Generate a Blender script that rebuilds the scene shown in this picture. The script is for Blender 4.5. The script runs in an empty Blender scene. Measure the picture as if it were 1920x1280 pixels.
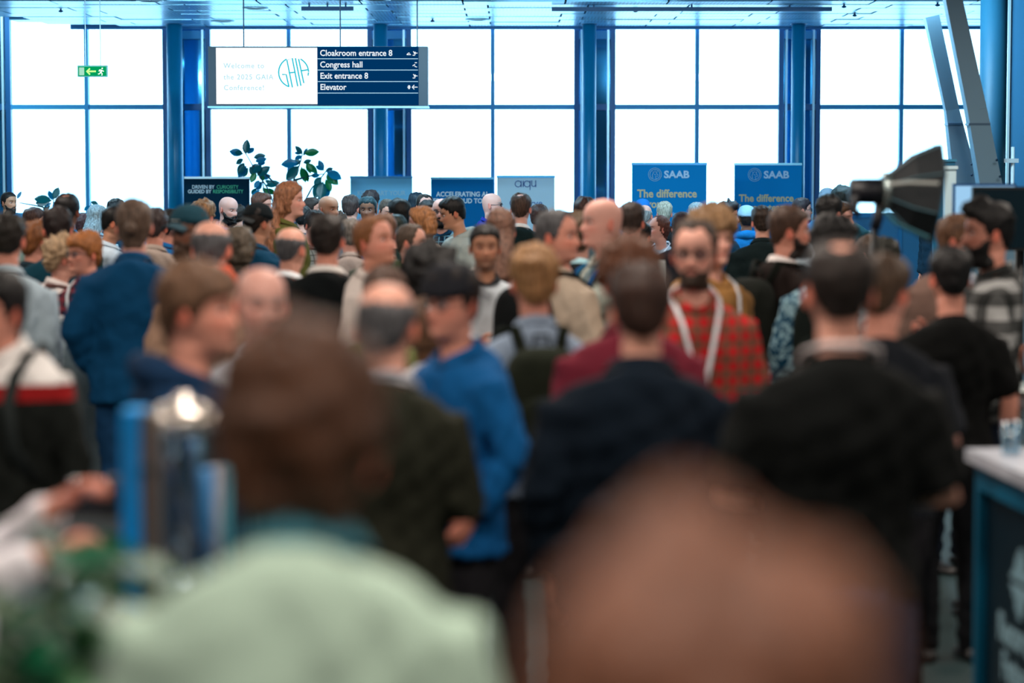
import bpy, bmesh, math, random
import numpy as np
from mathutils import Vector, Matrix, Euler

random.seed(7)
np.random.seed(7)
SC = bpy.context.scene
COL = SC.collection
PI = math.pi

# ------------------------------------------------------------------ camera
F = 85.0 / 36.0 * 1920.0            # focal length in pixels
CAMZ = 2.05
HY = 315.0                          # horizon row
PITCH = math.atan((640 - HY) / F)
cam_data = bpy.data.cameras.new('camera')
cam = bpy.data.objects.new('camera', cam_data)
COL.objects.link(cam)
SC.camera = cam
cam.location = (0, 0, CAMZ)
cam.rotation_euler = (PI / 2 - PITCH, 0, 0)
cam_data.lens = 85
cam_data.sensor_width = 36
cam_data.clip_end = 400
cam_data.clip_start = 0.05
cam_data.dof.use_dof = True
cam_data.dof.focus_distance = 25.5
cam_data.dof.aperture_fstop = 1.5

# ------------------------------------------------------------------ world, exposure
world = bpy.data.worlds.new('world')
SC.world = world
world.use_nodes = True
bg = world.node_tree.nodes['Background']
bg.inputs[0].default_value = (0.55, 0.85, 1.0, 1)
bg.inputs[1].default_value = 6.5
SC.view_settings.view_transform = 'Standard'
SC.view_settings.look = 'None'
SC.view_settings.exposure = 0.0
SC.view_settings.gamma = 1.0
SC.view_settings.use_curve_mapping = False
SC.cycles.use_denoising = True
SC.cycles.max_bounces = 6
SC.cycles.diffuse_bounces = 3
SC.cycles.glossy_bounces = 3
SC.cycles.transparent_max_bounces = 12
SC.cycles.sample_clamp_indirect = 6.0
SC.cycles.caustics_reflective = False
SC.cycles.caustics_refractive = False

LAMP_POWER = 92.0
LAMP_COLOR = (1.0, 0.87, 0.76)       # warm lamps over the near part of the hall
COOL_POWER = 92.0
COOL_COLOR = (0.54, 0.85, 1.0)       # added cool lamps that brighten the far hall
UP_POWER = 175.0  # upward light added to brighten the ceiling

# camera helpers: a pixel of the 1920x1280 photograph at world distance D
_fw = Vector((0, math.cos(PITCH), -math.sin(PITCH)))
_up = Vector((0, math.sin(PITCH), math.cos(PITCH)))
def at(x, y, D):
    r = _fw + Vector((1, 0, 0)) * ((x - 960) / F) + _up * ((640 - y) / F)
    return Vector((0, 0, CAMZ)) + r * (D / r.y)

# ------------------------------------------------------------------ colours and materials
def lin(c):
    out = []
    for v in c[:3]:
        v = v / 255.0
        out.append(v / 12.92 if v <= 0.04045 else ((v + 0.055) / 1.055) ** 2.4)
    return tuple(out) + (1.0,)

_mats = {}
def new_mat(name):
    m = bpy.data.materials.new(name)
    m.use_nodes = True
    nt = m.node_tree
    return m, nt, nt.nodes['Principled BSDF']

def link(nt, a, b):
    nt.links.new(a, b)

def plain(name, col, rough=0.5, metal=0.0, emit=0.0, bump=0.0, bscale=60.0, var=0.0, spec=0.5, sheen=0.0):
    key = ('plain', name, tuple(col), rough, metal, emit, bump, bscale, var, spec)
    if key in _mats:
        return _mats[key]
    m, nt, b = new_mat(name)
    c = lin(col)
    b.inputs['Base Color'].default_value = c
    b.inputs['Roughness'].default_value = rough
    b.inputs['Metallic'].default_value = metal
    b.inputs['Specular IOR Level'].default_value = spec
    if emit:
        b.inputs['Emission Color'].default_value = c
        b.inputs['Emission Strength'].default_value = emit
    if bump or var:
        tc = nt.nodes.new('ShaderNodeTexCoord')
        n = nt.nodes.new('ShaderNodeTexNoise')
        n.inputs['Scale'].default_value = bscale
        n.inputs['Detail'].default_value = 3
        link(nt, tc.outputs['Object'], n.inputs['Vector'])
        if bump:
            bp = nt.nodes.new('ShaderNodeBump')
            bp.inputs['Strength'].default_value = bump
            bp.inputs['Distance'].default_value = 0.01
            link(nt, n.outputs['Fac'], bp.inputs['Height'])
            link(nt, bp.outputs['Normal'], b.inputs['Normal'])
        if var:
            mx = nt.nodes.new('ShaderNodeMix')
            mx.data_type = 'RGBA'
            mx.inputs['A'].default_value = tuple(v * (1 - var) for v in c[:3]) + (1,)
            mx.inputs['B'].default_value = tuple(min(1, v * (1 + var)) for v in c[:3]) + (1,)
            link(nt, n.outputs['Fac'], mx.inputs['Factor'])
            link(nt, mx.outputs['Result'], b.inputs['Base Color'])
    _mats[key] = m
    return m

def cloth(col, pattern=None, col2=None):
    key = ('cloth', tuple(col), pattern, col2)
    if key in _mats:
        return _mats[key]
    m, nt, b = new_mat('fabric')
    b.inputs['Roughness'].default_value = 0.88
    b.inputs['Specular IOR Level'].default_value = 0.15
    tc = nt.nodes.new('ShaderNodeTexCoord')
    n = nt.nodes.new('ShaderNodeTexNoise')
    n.inputs['Scale'].default_value = 9.0
    n.inputs['Detail'].default_value = 5
    link(nt, tc.outputs['Object'], n.inputs['Vector'])
    bp = nt.nodes.new('ShaderNodeBump')
    bp.inputs['Strength'].default_value = 0.55
    bp.inputs['Distance'].default_value = 0.03
    link(nt, n.outputs['Fac'], bp.inputs['Height'])
    link(nt, bp.outputs['Normal'], b.inputs['Normal'])
    c1 = lin(col)
    mx = nt.nodes.new('ShaderNodeMix'); mx.data_type = 'RGBA'
    mx.inputs['A'].default_value = tuple(v * 0.8 for v in c1[:3]) + (1,)
    mx.inputs['B'].default_value = tuple(min(1, v * 1.2) for v in c1[:3]) + (1,)
    link(nt, n.outputs['Fac'], mx.inputs['Factor'])
    last = mx.outputs['Result']
    def stripes(axis, freq, lo):
        sx = nt.nodes.new('ShaderNodeSeparateXYZ')
        link(nt, tc.outputs['Object'], sx.inputs[0])
        mul = nt.nodes.new('ShaderNodeMath'); mul.operation = 'MULTIPLY'
        mul.inputs[1].default_value = freq
        link(nt, sx.outputs[axis], mul.inputs[0])
        fr = nt.nodes.new('ShaderNodeMath'); fr.operation = 'FRACT'
        link(nt, mul.outputs[0], fr.inputs[0])
        gt = nt.nodes.new('ShaderNodeMath'); gt.operation = 'GREATER_THAN'
        gt.inputs[1].default_value = lo
        link(nt, fr.outputs[0], gt.inputs[0])
        return gt.outputs[0]
    def mixto(last, fac, col, amt=1.0):
        mu = nt.nodes.new('ShaderNodeMath'); mu.operation = 'MULTIPLY'
        mu.inputs[1].default_value = amt
        link(nt, fac, mu.inputs[0])
        m2 = nt.nodes.new('ShaderNodeMix'); m2.data_type = 'RGBA'
        link(nt, mu.outputs[0], m2.inputs['Factor'])
        link(nt, last, m2.inputs['A'])
        m2.inputs['B'].default_value = lin(col)
        return m2.outputs['Result']
    if pattern == 'plaid':
        f = 18.0
        last = mixto(last, stripes('X', f, 0.60), col2, 0.8)
        last = mixto(last, stripes('Z', f, 0.60), col2, 0.8)
    elif pattern == 'bigplaid':
        f = 8.5
        last = mixto(last, stripes('X', f, 0.5), col2, 0.8)
        last = mixto(last, stripes('Z', f, 0.5), col2, 0.8)
    elif pattern == 'check':
        f = 20.0
        last = mixto(last, stripes('X', f, 0.78), col2, 0.7)
        last = mixto(last, stripes('Z', f, 0.78), col2, 0.7)
    elif pattern == 'stripe':
        last = mixto(last, stripes('Z', 16.0, 0.55), col2, 0.9)
    elif pattern == 'camo':
        v = nt.nodes.new('ShaderNodeTexNoise'); v.inputs['Scale'].default_value = 38
        link(nt, tc.outputs['Object'], v.inputs['Vector'])
        gt = nt.nodes.new('ShaderNodeMath'); gt.operation = 'GREATER_THAN'; gt.inputs[1].default_value = 0.52
        link(nt, v.outputs['Fac'], gt.inputs[0])
        last = mixto(last, gt.outputs[0], col2, 1.0)
    elif pattern == 'bands':       # white yoke, red band, dark body
        sx = nt.nodes.new('ShaderNodeSeparateXYZ')
        link(nt, tc.outputs['Object'], sx.inputs[0])
        for lim, cc in ((1.385, (150, 28, 30)), (1.335, (22, 26, 24))):
            lt = nt.nodes.new('ShaderNodeMath'); lt.operation = 'LESS_THAN'; lt.inputs[1].default_value = lim
            link(nt, sx.outputs['Z'], lt.inputs[0])
            last = mixto(last, lt.outputs[0], cc, 1.0)
    elif pattern == 'heather':
        v = nt.nodes.new('ShaderNodeTexNoise'); v.inputs['Scale'].default_value = 160
        link(nt, tc.outputs['Object'], v.inputs['Vector'])
        last = mixto(last, v.outputs['Fac'], col2, 0.5)
    link(nt, last, b.inputs['Base Color'])
    _mats[key] = m
    return m

def hair_mat(col):
    key = ('hair', tuple(col))
    if key in _mats:
        return _mats[key]
    m, nt, b = new_mat('hair_strands')
    b.inputs['Roughness'].default_value = 0.55
    b.inputs['Specular IOR Level'].default_value = 0.35
    tc = nt.nodes.new('ShaderNodeTexCoord')
    mp = nt.nodes.new('ShaderNodeMapping')
    mp.inputs['Scale'].default_value = (90, 90, 14)
    link(nt, tc.outputs['Object'], mp.inputs['Vector'])
    n = nt.nodes.new('ShaderNodeTexNoise'); n.inputs['Scale'].default_value = 1.0; n.inputs['Detail'].default_value = 4
    link(nt, mp.outputs[0], n.inputs['Vector'])
    c = lin(col)
    r = nt.nodes.new('ShaderNodeValToRGB')
    r.color_ramp.elements[0].position = 0.3
    r.color_ramp.elements[0].color = tuple(v * 0.28 for v in c[:3]) + (1,)
    r.color_ramp.elements[1].position = 0.72
    r.color_ramp.elements[1].color = tuple(min(1, v * 1.05) for v in c[:3]) + (1,)
    link(nt, n.outputs['Fac'], r.inputs[0])
    link(nt, r.outputs[0], b.inputs['Base Color'])
    bp = nt.nodes.new('ShaderNodeBump'); bp.inputs['Strength'].default_value = 0.7; bp.inputs['Distance'].default_value = 0.006
    link(nt, n.outputs['Fac'], bp.inputs['Height'])
    link(nt, bp.outputs['Normal'], b.inputs['Normal'])
    _mats[key] = m
    return m

def make_skin():
    m, nt, b = new_mat('skin')
    a = nt.nodes.new('ShaderNodeAttribute'); a.attribute_name = 'Col'
    link(nt, a.outputs['Color'], b.inputs['Base Color'])
    b.inputs['Roughness'].default_value = 0.5
    b.inputs['Specular IOR Level'].default_value = 0.4
    n = nt.nodes.new('ShaderNodeTexNoise'); n.inputs['Scale'].default_value = 140
    tc = nt.nodes.new('ShaderNodeTexCoord'); link(nt, tc.outputs['Object'], n.inputs['Vector'])
    bp = nt.nodes.new('ShaderNodeBump'); bp.inputs['Strength'].default_value = 0.12; bp.inputs['Distance'].default_value = 0.003
    link(nt, n.outputs['Fac'], bp.inputs['Height']); link(nt, bp.outputs['Normal'], b.inputs['Normal'])
    return m
SKIN = make_skin()

def glass_mat(name, tint=(235, 248, 255), gloss=0.07, rough=0.02):
    key = ('glass', name)
    if key in _mats:
        return _mats[key]
    m = bpy.data.materials.new(name); m.use_nodes = True
    nt = m.node_tree; nt.nodes.clear()
    out = nt.nodes.new('ShaderNodeOutputMaterial')
    t = nt.nodes.new('ShaderNodeBsdfTransparent'); t.inputs[0].default_value = lin(tint)
    g = nt.nodes.new('ShaderNodeBsdfGlossy'); g.inputs['Roughness'].default_value = rough
    mx = nt.nodes.new('ShaderNodeMixShader'); mx.inputs[0].default_value = gloss
    link(nt, t.outputs[0], mx.inputs[1]); link(nt, g.outputs[0], mx.inputs[2]); link(nt, mx.outputs[0], out.inputs[0])
    _mats[key] = m
    return m

def emis(name, col, strength):
    key = ('em', name, tuple(col), strength)
    if key in _mats:
        return _mats[key]
    m = bpy.data.materials.new(name); m.use_nodes = True
    nt = m.node_tree; nt.nodes.clear()
    out = nt.nodes.new('ShaderNodeOutputMaterial')
    e = nt.nodes.new('ShaderNodeEmission'); e.inputs[0].default_value = lin(col); e.inputs[1].default_value = strength
    link(nt, e.outputs[0], out.inputs[0])
    _mats[key] = m
    return m

# ------------------------------------------------------------------ mesh collecting
class MB:
    def __init__(s):
        s.v = []; s.f = []; s.c = []; s.n = 0
    def add(s, V, Fc, col=None):
        V = np.asarray(V, float).reshape(-1, 3)
        o = s.n
        s.v.append(V); s.n += len(V)
        s.f += [tuple(i + o for i in f) for f in Fc]
        c = np.zeros((len(V), 4)); c[:, 3] = 1
        c[:, :3] = 1 if col is None else (np.asarray(col)[..., :3] if np.ndim(col) > 1 else np.asarray(col)[:3])
        s.c.append(c)
        return s
    def box(s, a, b, M=None):
        x0, y0, z0 = a; x1, y1, z1 = b
        V = np.array([(x0, y0, z0), (x1, y0, z0), (x1, y1, z0), (x0, y1, z0), (x0, y0, z1), (x1, y0, z1), (x1, y1, z1), (x0, y1, z1)], float)
        if M is not None:
            V = np.array([M @ Vector(p) for p in V])
        return s.add(V, [(0, 3, 2, 1), (4, 5, 6, 7), (0, 1, 5, 4), (1, 2, 6, 5), (2, 3, 7, 6), (3, 0, 4, 7)])
    def tube(s, pts, rad, n=10, cap=True, col=None, flat=None):
        """tapered tube through pts; rad a number or list; flat = (scale along side axis, side axis)"""
        pts = np.asarray(pts, float); k = len(pts)
        rad = np.full(k, rad) if np.isscalar(rad) else np.asarray(rad, float)
        T = np.gradient(pts, axis=0)
        T /= np.linalg.norm(T, axis=1)[:, None] + 1e-9
        ref = np.array((0, 0, 1.0)) if abs(T[0][2]) < 0.9 else np.array((1.0, 0, 0))
        if flat is not None:
            ref = np.asarray(flat[1], float)
        V = []
        for i in range(k):
            u = ref - T[i] * ref.dot(T[i]); u /= np.linalg.norm(u) + 1e-9
            w = np.cross(T[i], u)
            if flat is None:
                ref = u
            a = np.linspace(0, 2 * PI, n, endpoint=False)
            fs = 1.0 if flat is None else flat[0]
            V.append(pts[i] + rad[i] * (np.cos(a)[:, None] * u * fs + np.sin(a)[:, None] * w))
        V = np.concatenate(V)
        Fc = grid_faces(k, n)
        if cap:
            Fc.append(tuple(range(n - 1, -1, -1))); Fc.append(tuple((k - 1) * n + i for i in range(n)))
        return s.add(V, Fc, col)
    def lathe(s, prof, n=24, c=(0, 0, 0), M=None):
        a = np.linspace(0, 2 * PI, n, endpoint=False)
        V = np.array([[(r * math.cos(t) + c[0], r * math.sin(t) + c[1], z + c[2]) for t in a] for r, z in prof]).reshape(-1, 3)
        if M is not None:
            V = np.array([M @ Vector(p) for p in V])
        Fc = grid_faces(len(prof), n)
        Fc.append(tuple(range(n - 1, -1, -1))); Fc.append(tuple((len(prof) - 1) * n + i for i in range(n)))
        return s.add(V, Fc)
    def ball(s, c, r, nu=10, nv=7, M=None, col=None):
        r = np.asarray((r, r, r) if np.isscalar(r) else r, float)
        V = []
        for j in range(nv + 1):
            p = PI * j / nv
            for i in range(nu):
                t = 2 * PI * i / nu
                V.append((math.sin(p) * math.cos(t), math.sin(p) * math.sin(t), math.cos(p)))
        V = np.array(V) * r
        if M is not None:
            V = V @ np.asarray(M.to_3x3() if hasattr(M, 'to_3x3') else M).T
        V = V + np.asarray(c)
        return s.add(V, [f[::-1] for f in grid_faces(nv + 1, nu)], col)
    def prism(s, poly, depth, M):
        """flat outline (x,z) extruded along y by depth"""
        n = len(poly)
        V = [M @ Vector((x, 0, z)) for x, z in poly] + [M @ Vector((x, depth, z)) for x, z in poly]
        Fc = [tuple(range(n)), tuple(range(2 * n - 1, n - 1, -1))] + [(i, i + n, (i + 1) % n + n, (i + 1) % n) for i in range(n)]
        return s.add([tuple(p) for p in V], Fc)
    def mesh(s, name, colors=False, smooth=True):
        me = bpy.data.meshes.new(name)
        V = np.concatenate(s.v) if s.v else np.zeros((0, 3))
        me.from_pydata(V.tolist(), [], s.f)
        if colors:
            at_ = me.color_attributes.new('Col', 'FLOAT_COLOR', 'POINT')
            at_.data.foreach_set('color', np.concatenate(s.c).ravel())
        if smooth:
            me.polygons.foreach_set('use_smooth', [True] * len(me.polygons))
        me.update()
        return me
    def build(s, name, mat, parent=None, smooth=False, colors=False):
        return obj(name, s.mesh(name, colors, smooth), mat, parent)

def grid_faces(k, n, wrap=True):
    Fc = []
    m = n if wrap else n - 1
    for i in range(k - 1):
        for j in range(m):
            j2 = (j + 1) % n
            Fc.append((i * n + j, i * n + j2, (i + 1) * n + j2, (i + 1) * n + j))
    return Fc

def obj(name, me, mat=None, parent=None):
    o = bpy.data.objects.new(name, me)
    COL.objects.link(o)
    if mat is not None:
        if len(me.materials) == 0:
            me.materials.append(mat)
        else:
            o.material_slots[0].link = 'OBJECT'
            o.material_slots[0].material = mat
    if parent is not None:
        o.parent = parent
    return o

def empty(name, loc=(0, 0, 0), rz=0.0):
    o = bpy.data.objects.new(name, None)
    COL.objects.link(o)
    o.location = loc; o.rotation_euler = (0, 0, rz)
    o.empty_display_size = 0.1
    return o

def tag(o, label=None, cat=None, group=None, kind=None):
    if label: o['label'] = label
    if cat: o['category'] = cat
    if group: o['group'] = group
    if kind: o['kind'] = kind
    return o

def struct(name, mb, mat, smooth=False, parent=None):
    o = mb.build(name, mat, parent, smooth=smooth)
    if parent is None:
        o['kind'] = 'structure'
    return o

_nr = np.random.RandomState(3)
_ND = _nr.normal(size=(14, 3)); _NP = _nr.uniform(0, 6.28, 14)
def pnoise(P, scale, seed=0):
    """cheap smooth pseudo noise on an array of points, about -1..1"""
    out = np.zeros(P.shape[:-1])
    for i in range(7):
        k = (i + seed * 3) % 14
        out += np.sin(P @ _ND[k] * scale * (1 + 0.25 * i) + _NP[k] + seed)
    return out / 3.5

def sstep(a, b, x):
    t = np.clip((x - a) / (b - a), 0, 1)
    return t * t * (3 - 2 * t)

def text_obj(body, size, loc, rot, mat, parent=None, align='LEFT', depth=0.002, bold=0.0, sx=1.0, name='lettering', spacing=1.0):
    cu = bpy.data.curves.new(name, 'FONT')
    cu.body = body; cu.size = size; cu.align_x = align; cu.extrude = depth; cu.offset = bold
    cu.space_character = spacing; cu.resolution_u = 3
    tmp = bpy.data.objects.new('tmp', cu)
    COL.objects.link(tmp)
    bpy.context.view_layer.update()
    me = bpy.data.meshes.new_from_object(tmp.evaluated_get(bpy.context.evaluated_depsgraph_get()))
    bpy.data.objects.remove(tmp); bpy.data.curves.remove(cu)
    me.name = name
    o = bpy.data.objects.new(name, me)
    COL.objects.link(o)
    o.location = loc; o.rotation_euler = rot; o.scale = (sx, 1, 1)
    me.materials.clear(); me.materials.append(mat)
    if parent is not None:
        o.parent = parent
    return o
# ================================================================== the room
M_FRAME = plain('blue_window_frame', (50, 150, 205), 0.45, 0.1)
M_FRAMED = plain('dark_window_frame', (10, 90, 145), 0.4, 0.1)
M_COLUMN = plain('blue_painted_column', (4, 140, 190), 0.35)
M_GLASS = glass_mat('window_glass')
M_MIRROR = plain('reflective_blue_glass', (60, 150, 205), 0.06, 0.85)
M_CEIL = None
DW = 35.0
ZC = 4.12
def wx(px, D=DW):
    return (px - 960) / F * D / math.cos(PITCH) * math.cos(PITCH)
def wz(py, D=DW):
    return at(960, py, D).z

# floor: dark speckled vinyl
def floor_mat():
    m, nt, b = new_mat('dark_floor')
    tc = nt.nodes.new('ShaderNodeTexCoord')
    n = nt.nodes.new('ShaderNodeTexNoise'); n.inputs['Scale'].default_value = 3; n.inputs['Detail'].default_value = 8
    link(nt, tc.outputs['Object'], n.inputs['Vector'])
    r = nt.nodes.new('ShaderNodeValToRGB')
    r.color_ramp.elements[0].color = lin((28, 44, 46)); r.color_ramp.elements[1].color = lin((46, 66, 68))
    link(nt, n.outputs['Fac'], r.inputs[0]); link(nt, r.outputs[0], b.inputs['Base Color'])
    b.inputs['Roughness'].default_value = 0.6
    b.inputs['Specular IOR Level'].default_value = 0.2
    return m
struct('floor', MB().box((-10, -4, -0.2), (9, 36, 0)), floor_mat())

# ceiling slab with an angled corner at the left, individual perforated panels where it is seen
def ceil_mat(perf):
    m, nt, b = new_mat('ceiling_panel_perforated' if perf else 'ceiling_panel_plain')
    b.inputs['Roughness'].default_value = 0.28
    b.inputs['Metallic'].default_value = 0.5
    base = lin((150, 215, 248))
    b.inputs['Base Color'].default_value = base
    if perf:
        tc = nt.nodes.new('ShaderNodeTexCoord')
        sx = nt.nodes.new('ShaderNodeSeparateXYZ'); link(nt, tc.outputs['Object'], sx.inputs[0])
        outs = []
        for ax in ('X', 'Y'):
            mu = nt.nodes.new('ShaderNodeMath'); mu.operation = 'MULTIPLY'; mu.inputs[1].default_value = 22 if ax == 'X' else 9
            link(nt, sx.outputs[ax], mu.inputs[0])
            fr = nt.nodes.new('ShaderNodeMath'); fr.operation = 'FRACT'; link(nt, mu.outputs[0], fr.inputs[0])
            g = nt.nodes.new('ShaderNodeMath'); g.operation = 'GREATER_THAN'; g.inputs[1].default_value = 0.5
            link(nt, fr.outputs[0], g.inputs[0]); outs.append(g.outputs[0])
        mm = nt.nodes.new('ShaderNodeMath'); mm.operation = 'MULTIPLY'
        link(nt, outs[0], mm.inputs[0]); link(nt, outs[1], mm.inputs[1])
        mx = nt.nodes.new('ShaderNodeMix'); mx.data_type = 'RGBA'
        mx.inputs['A'].default_value = base; mx.inputs['B'].default_value = lin((30, 110, 165))
        link(nt, mm.outputs[0], mx.inputs['Factor']); link(nt, mx.outputs['Result'], b.inputs['Base Color'])
    return m
M_CP, M_CN = ceil_mat(True), ceil_mat(False)
M_SLAB = plain('ceiling_slab_paint', (70, 120, 150), 0.7)
ce = empty('ceiling'); ce['kind'] = 'structure'
xl0, xl1 = wx(-60, 31), wx(140, 34.9)
me = MB()
poly = [(-10, -4), (9, -4), (9, 34.9), (xl1, 34.9), (xl1 - 1.75, 30.9), (-10, 30.9)]
me.add([(x, y, ZC) for x, y in poly] + [(x, y, ZC + 0.35) for x, y in poly],
       [tuple(range(5, -1, -1)), tuple(range(6, 12))] + [(i, (i + 1) % 6, (i + 1) % 6 + 6, i + 6) for i in range(6)])
me.build('ceiling_slab', M_SLAB, ce)
rs = random.Random(4)
pm = {}
for iy in range(9):
    y0 = 29.5 + iy * 0.6
    for ix in range(13):
        x0 = -8.1 + ix * 1.25 + (0.3 if iy % 2 else 0)
        if x0 < xl1 - 1.7 + (y0 - 30.9) * 0.48:
            continue
        k = ((ix * 7 + iy * 5) % 3 != 0)
        key = k
        if key not in pm:
            pm[key] = MB().box((0.012, 0.012, -0.05), (1.238, 0.588, -0.001)).mesh('ceiling_panel', smooth=False)
            pm[key].materials.append(M_CP if k else M_CN)
        o = bpy.data.objects.new('ceiling_panel', pm[key]); COL.objects.link(o); o.parent = ce
        o.location = (x0, y0, ZC - rs.uniform(0, 0.012))
# edge trim along the window head
struct('trim_1', MB().box((xl1, 34.78, ZC - 0.09), (9, 34.9, ZC + 0.02)), plain('ceiling_edge_trim', (25, 120, 180), 0.5))

# window wall: seven glazed bays, each a frame with posts, transom and panes
bays = [(-380, -95), (24, 308), (397, 690), (772, 1076), (1153, 1458), (1536, 1838), (1915, 2200)]
ztr0, ztr1 = wz(205), wz(196)
zsill = wz(399)
for n, (a, b) in enumerate(bays):
    w = empty('window_%d' % (n + 1)); w['kind'] = 'structure'
    xa, xb = wx(a), wx(b)
    xm = (xa + xb) / 2
    ztop = 5.4 if b < 320 else ZC + 0.3
    fw = 0.055
    MB().box((xa - 0.07, DW, 0), (xa, DW + 0.14, ztop)).build('window_frame', M_FRAMED, w)
    MB().box((xb, DW, 0), (xb + 0.07, DW + 0.14, ztop)).build('window_frame', M_FRAMED, w)
    MB().box((xm - 0.028, DW - 0.02, 0), (xm + 0.028, DW + 0.12, ztop)).build('mullion', M_FRAME, w)
    MB().box((xa, DW - 0.01, ztr0), (xb, DW + 0.11, ztr1)).build('transom', M_FRAME, w)
    MB().box((xa, DW - 0.01, zsill - 0.07), (xb, DW + 0.11, zsill)).build('window_sill', M_FRAME, w)
    MB().box((xa, DW + 0.02, 0), (xb, DW + 0.09, zsill - 0.07)).build('lower_panel', plain('blue_spandrel', (70, 150, 195), 0.4), w)
    for (p, q) in ((xa, xm - 0.028), (xm + 0.028, xb)):
        MB().box((p, DW + 0.05, zsill), (q, DW + 0.062, ztr0)).build('window_pane', M_GLASS, w)
        MB().box((p, DW + 0.05, ztr1), (q, DW + 0.062, ztop)).build('window_pane', M_GLASS, w)
# piers of reflective glass between the bays, with a round column before each
M_THIN = plain('pale_aluminium_strip', (200, 235, 250), 0.3, 0.4)
for n in range(len(bays) - 1):
    xa, xb = wx(bays[n][1]) + 0.07, wx(bays[n + 1][0]) - 0.07
    p = empty('wall_pier_%d' % (n + 1)); p['kind'] = 'structure'
    zt = 5.4 if n < 1 else ZC + 0.3
    MB().box((xa, DW + 0.10, 0), (xb, DW + 0.14, zt)).build('reflective_panel', M_MIRROR, p)
    for q in (xa + 0.02, xb - 0.05):
        MB().box((q, DW - 0.03, 0), (q + 0.03, DW + 0.10, zt)).build('strip', M_THIN, p)
    MB().box((xa, DW, ztr0 - 0.01), (xb, DW + 0.1, ztr1 + 0.01)).build('transom', M_FRAMED, p)
    if n > 0:
        MB().box((xa, DW - 0.02, ZC - 0.22), (xb, DW + 0.1, ZC - 0.1)).build('transom', M_FRAME, p)
for n, (px, wpx, D) in enumerate(((331, 29, 34.2), (715, 26, 34.2), (1104, 26, 34.2), (1494, 26, 34.2))):
    c = empty('column', (wx(px, D), D, 0)); 
    tag(c, ['round blue steel column beside the dark banner at the left', 'round blue steel column behind the right end of the hanging direction board',
            'round blue steel column right of the pale banner with the thin logo', 'round blue steel column behind the rightmost tall blue banner'][n], 'column', kind='structure')
    r = wpx / F * D / 2
    MB().lathe([(r, 0), (r, ZC)], 28).build('shaft', M_COLUMN, c, smooth=True)
    MB().lathe([(r + 0.03, 0), (r + 0.03, 0.12), (r, 0.13)], 28).build('base_ring', M_FRAMED, c, smooth=True)
    MB().lathe([(r, ZC - 0.06), (r + 0.025, ZC - 0.055), (r + 0.025, ZC - 0.01), (r, ZC - 0.005)], 28).build('collar', M_FRAMED, c, smooth=True)

# outer walls that close the hall outside the frame
M_WALL = plain('hall_wall_paint', (110, 122, 126), 0.8, bump=0.1)
struct('wall_left', MB().box((-10.2, -4, 0), (-10, 36, 5.4)), M_WALL)
struct('wall_back', MB().box((-10, -4.2, 0), (9, -4, ZC + 0.3)), M_WALL)
struct('wall_right', MB().box((9, -4, 0), (9.2, 36, ZC + 0.3)), M_WALL)
# blue panelled wall end at the right edge of the picture
wr = empty('wall_right_end'); wr['kind'] = 'structure'
x0 = wx(1888, 24)
MB().box((x0, 24, 0), (9, 24.3, ZC)).build('wall_panel', plain('pale_blue_wall', (52, 128, 176), 0.6), wr)
MB().box((x0 - 0.025, 23.97, 0), (x0, 24.3, ZC)).build('edge_strip', M_THIN, wr)

# ceiling fittings
M_TRACK = plain('dark_blue_track', (5, 75, 125), 0.5)
for i, (a, b, D, lab) in enumerate(((1034, 1555, 30.2, 'long dark blue lighting track under the ceiling right of centre'),
                                    (568, 665, 30.1, 'short dark blue lighting track above the hanging direction board'))):
    t = tag(empty('lighting_track', (wx(a, D), D, ZC - 0.13)), lab, 'lighting track')
    L = wx(b, D) - wx(a, D)
    MB().box((0, -0.03, 0), (L, 0.03, 0.05)).build('rail', M_TRACK, t)
    for k in range(3):
        MB().box((L * (0.15 + 0.35 * k) - 0.01, -0.01, 0.05), (L * (0.15 + 0.35 * k) + 0.01, 0.01, 0.125)).build('hanger', M_TRACK, t)
for i, (px, py, lab) in enumerate(((286, 5, 'round recessed downlight at the top left of the ceiling'),
                                   (421, 43, 'round recessed downlight above the dark banner near the ceiling edge'),
                                   (708, 3, 'round recessed downlight right of the short lighting track'),
                                   (896, 40, 'round recessed downlight over the middle windows'),
                                   (482, 19, 'small round downlight above the direction board'))):
    D = (ZC - CAMZ - 0.07) * F / (HY - py)
    t = tag(empty('downlight', (wx(px, D), D, ZC - 0.075)), lab, 'ceiling light')
    MB().lathe([(0.15, 0.03), (0.17, 0.0), (0.12, 0.0), (0.11, 0.02)], 24).build('trim_ring', M_THIN, t, smooth=True)
    MB().lathe([(0.11, 0.012), (0.09, 0.02), (0.02, 0.024)], 24).build('lens', plain('dark_lens', (10, 90, 145), 0.3), t, smooth=True)
for i, (px, py) in enumerate(((120, 26), (812, 44), (1190, 26), (1578, 18), (1598, 34), (1752, 15))):
    D = (ZC - CAMZ - 0.1) * F / (HY - py)
    t = tag(empty('sprinkler', (wx(px, D), D, ZC - 0.1)), 'small sprinkler head hanging from the ceiling, ' +
            ['near the exit sign', 'right of the direction board', 'above the third round column', 'above the rightmost large window', 'lowest at the ceiling edge on the right', 'beside the slanted steel struts'][i], 'sprinkler')
    MB().lathe([(0.012, 0), (0.03, 0.01), (0.03, 0.02), (0.012, 0.03), (0.012, 0.05)], 12).build('nozzle', M_TRACK, t, smooth=True)
    MB().lathe([(0.035, 0.045), (0.04, 0.05)], 12).build('rosette', M_THIN, t, smooth=True)

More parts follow.
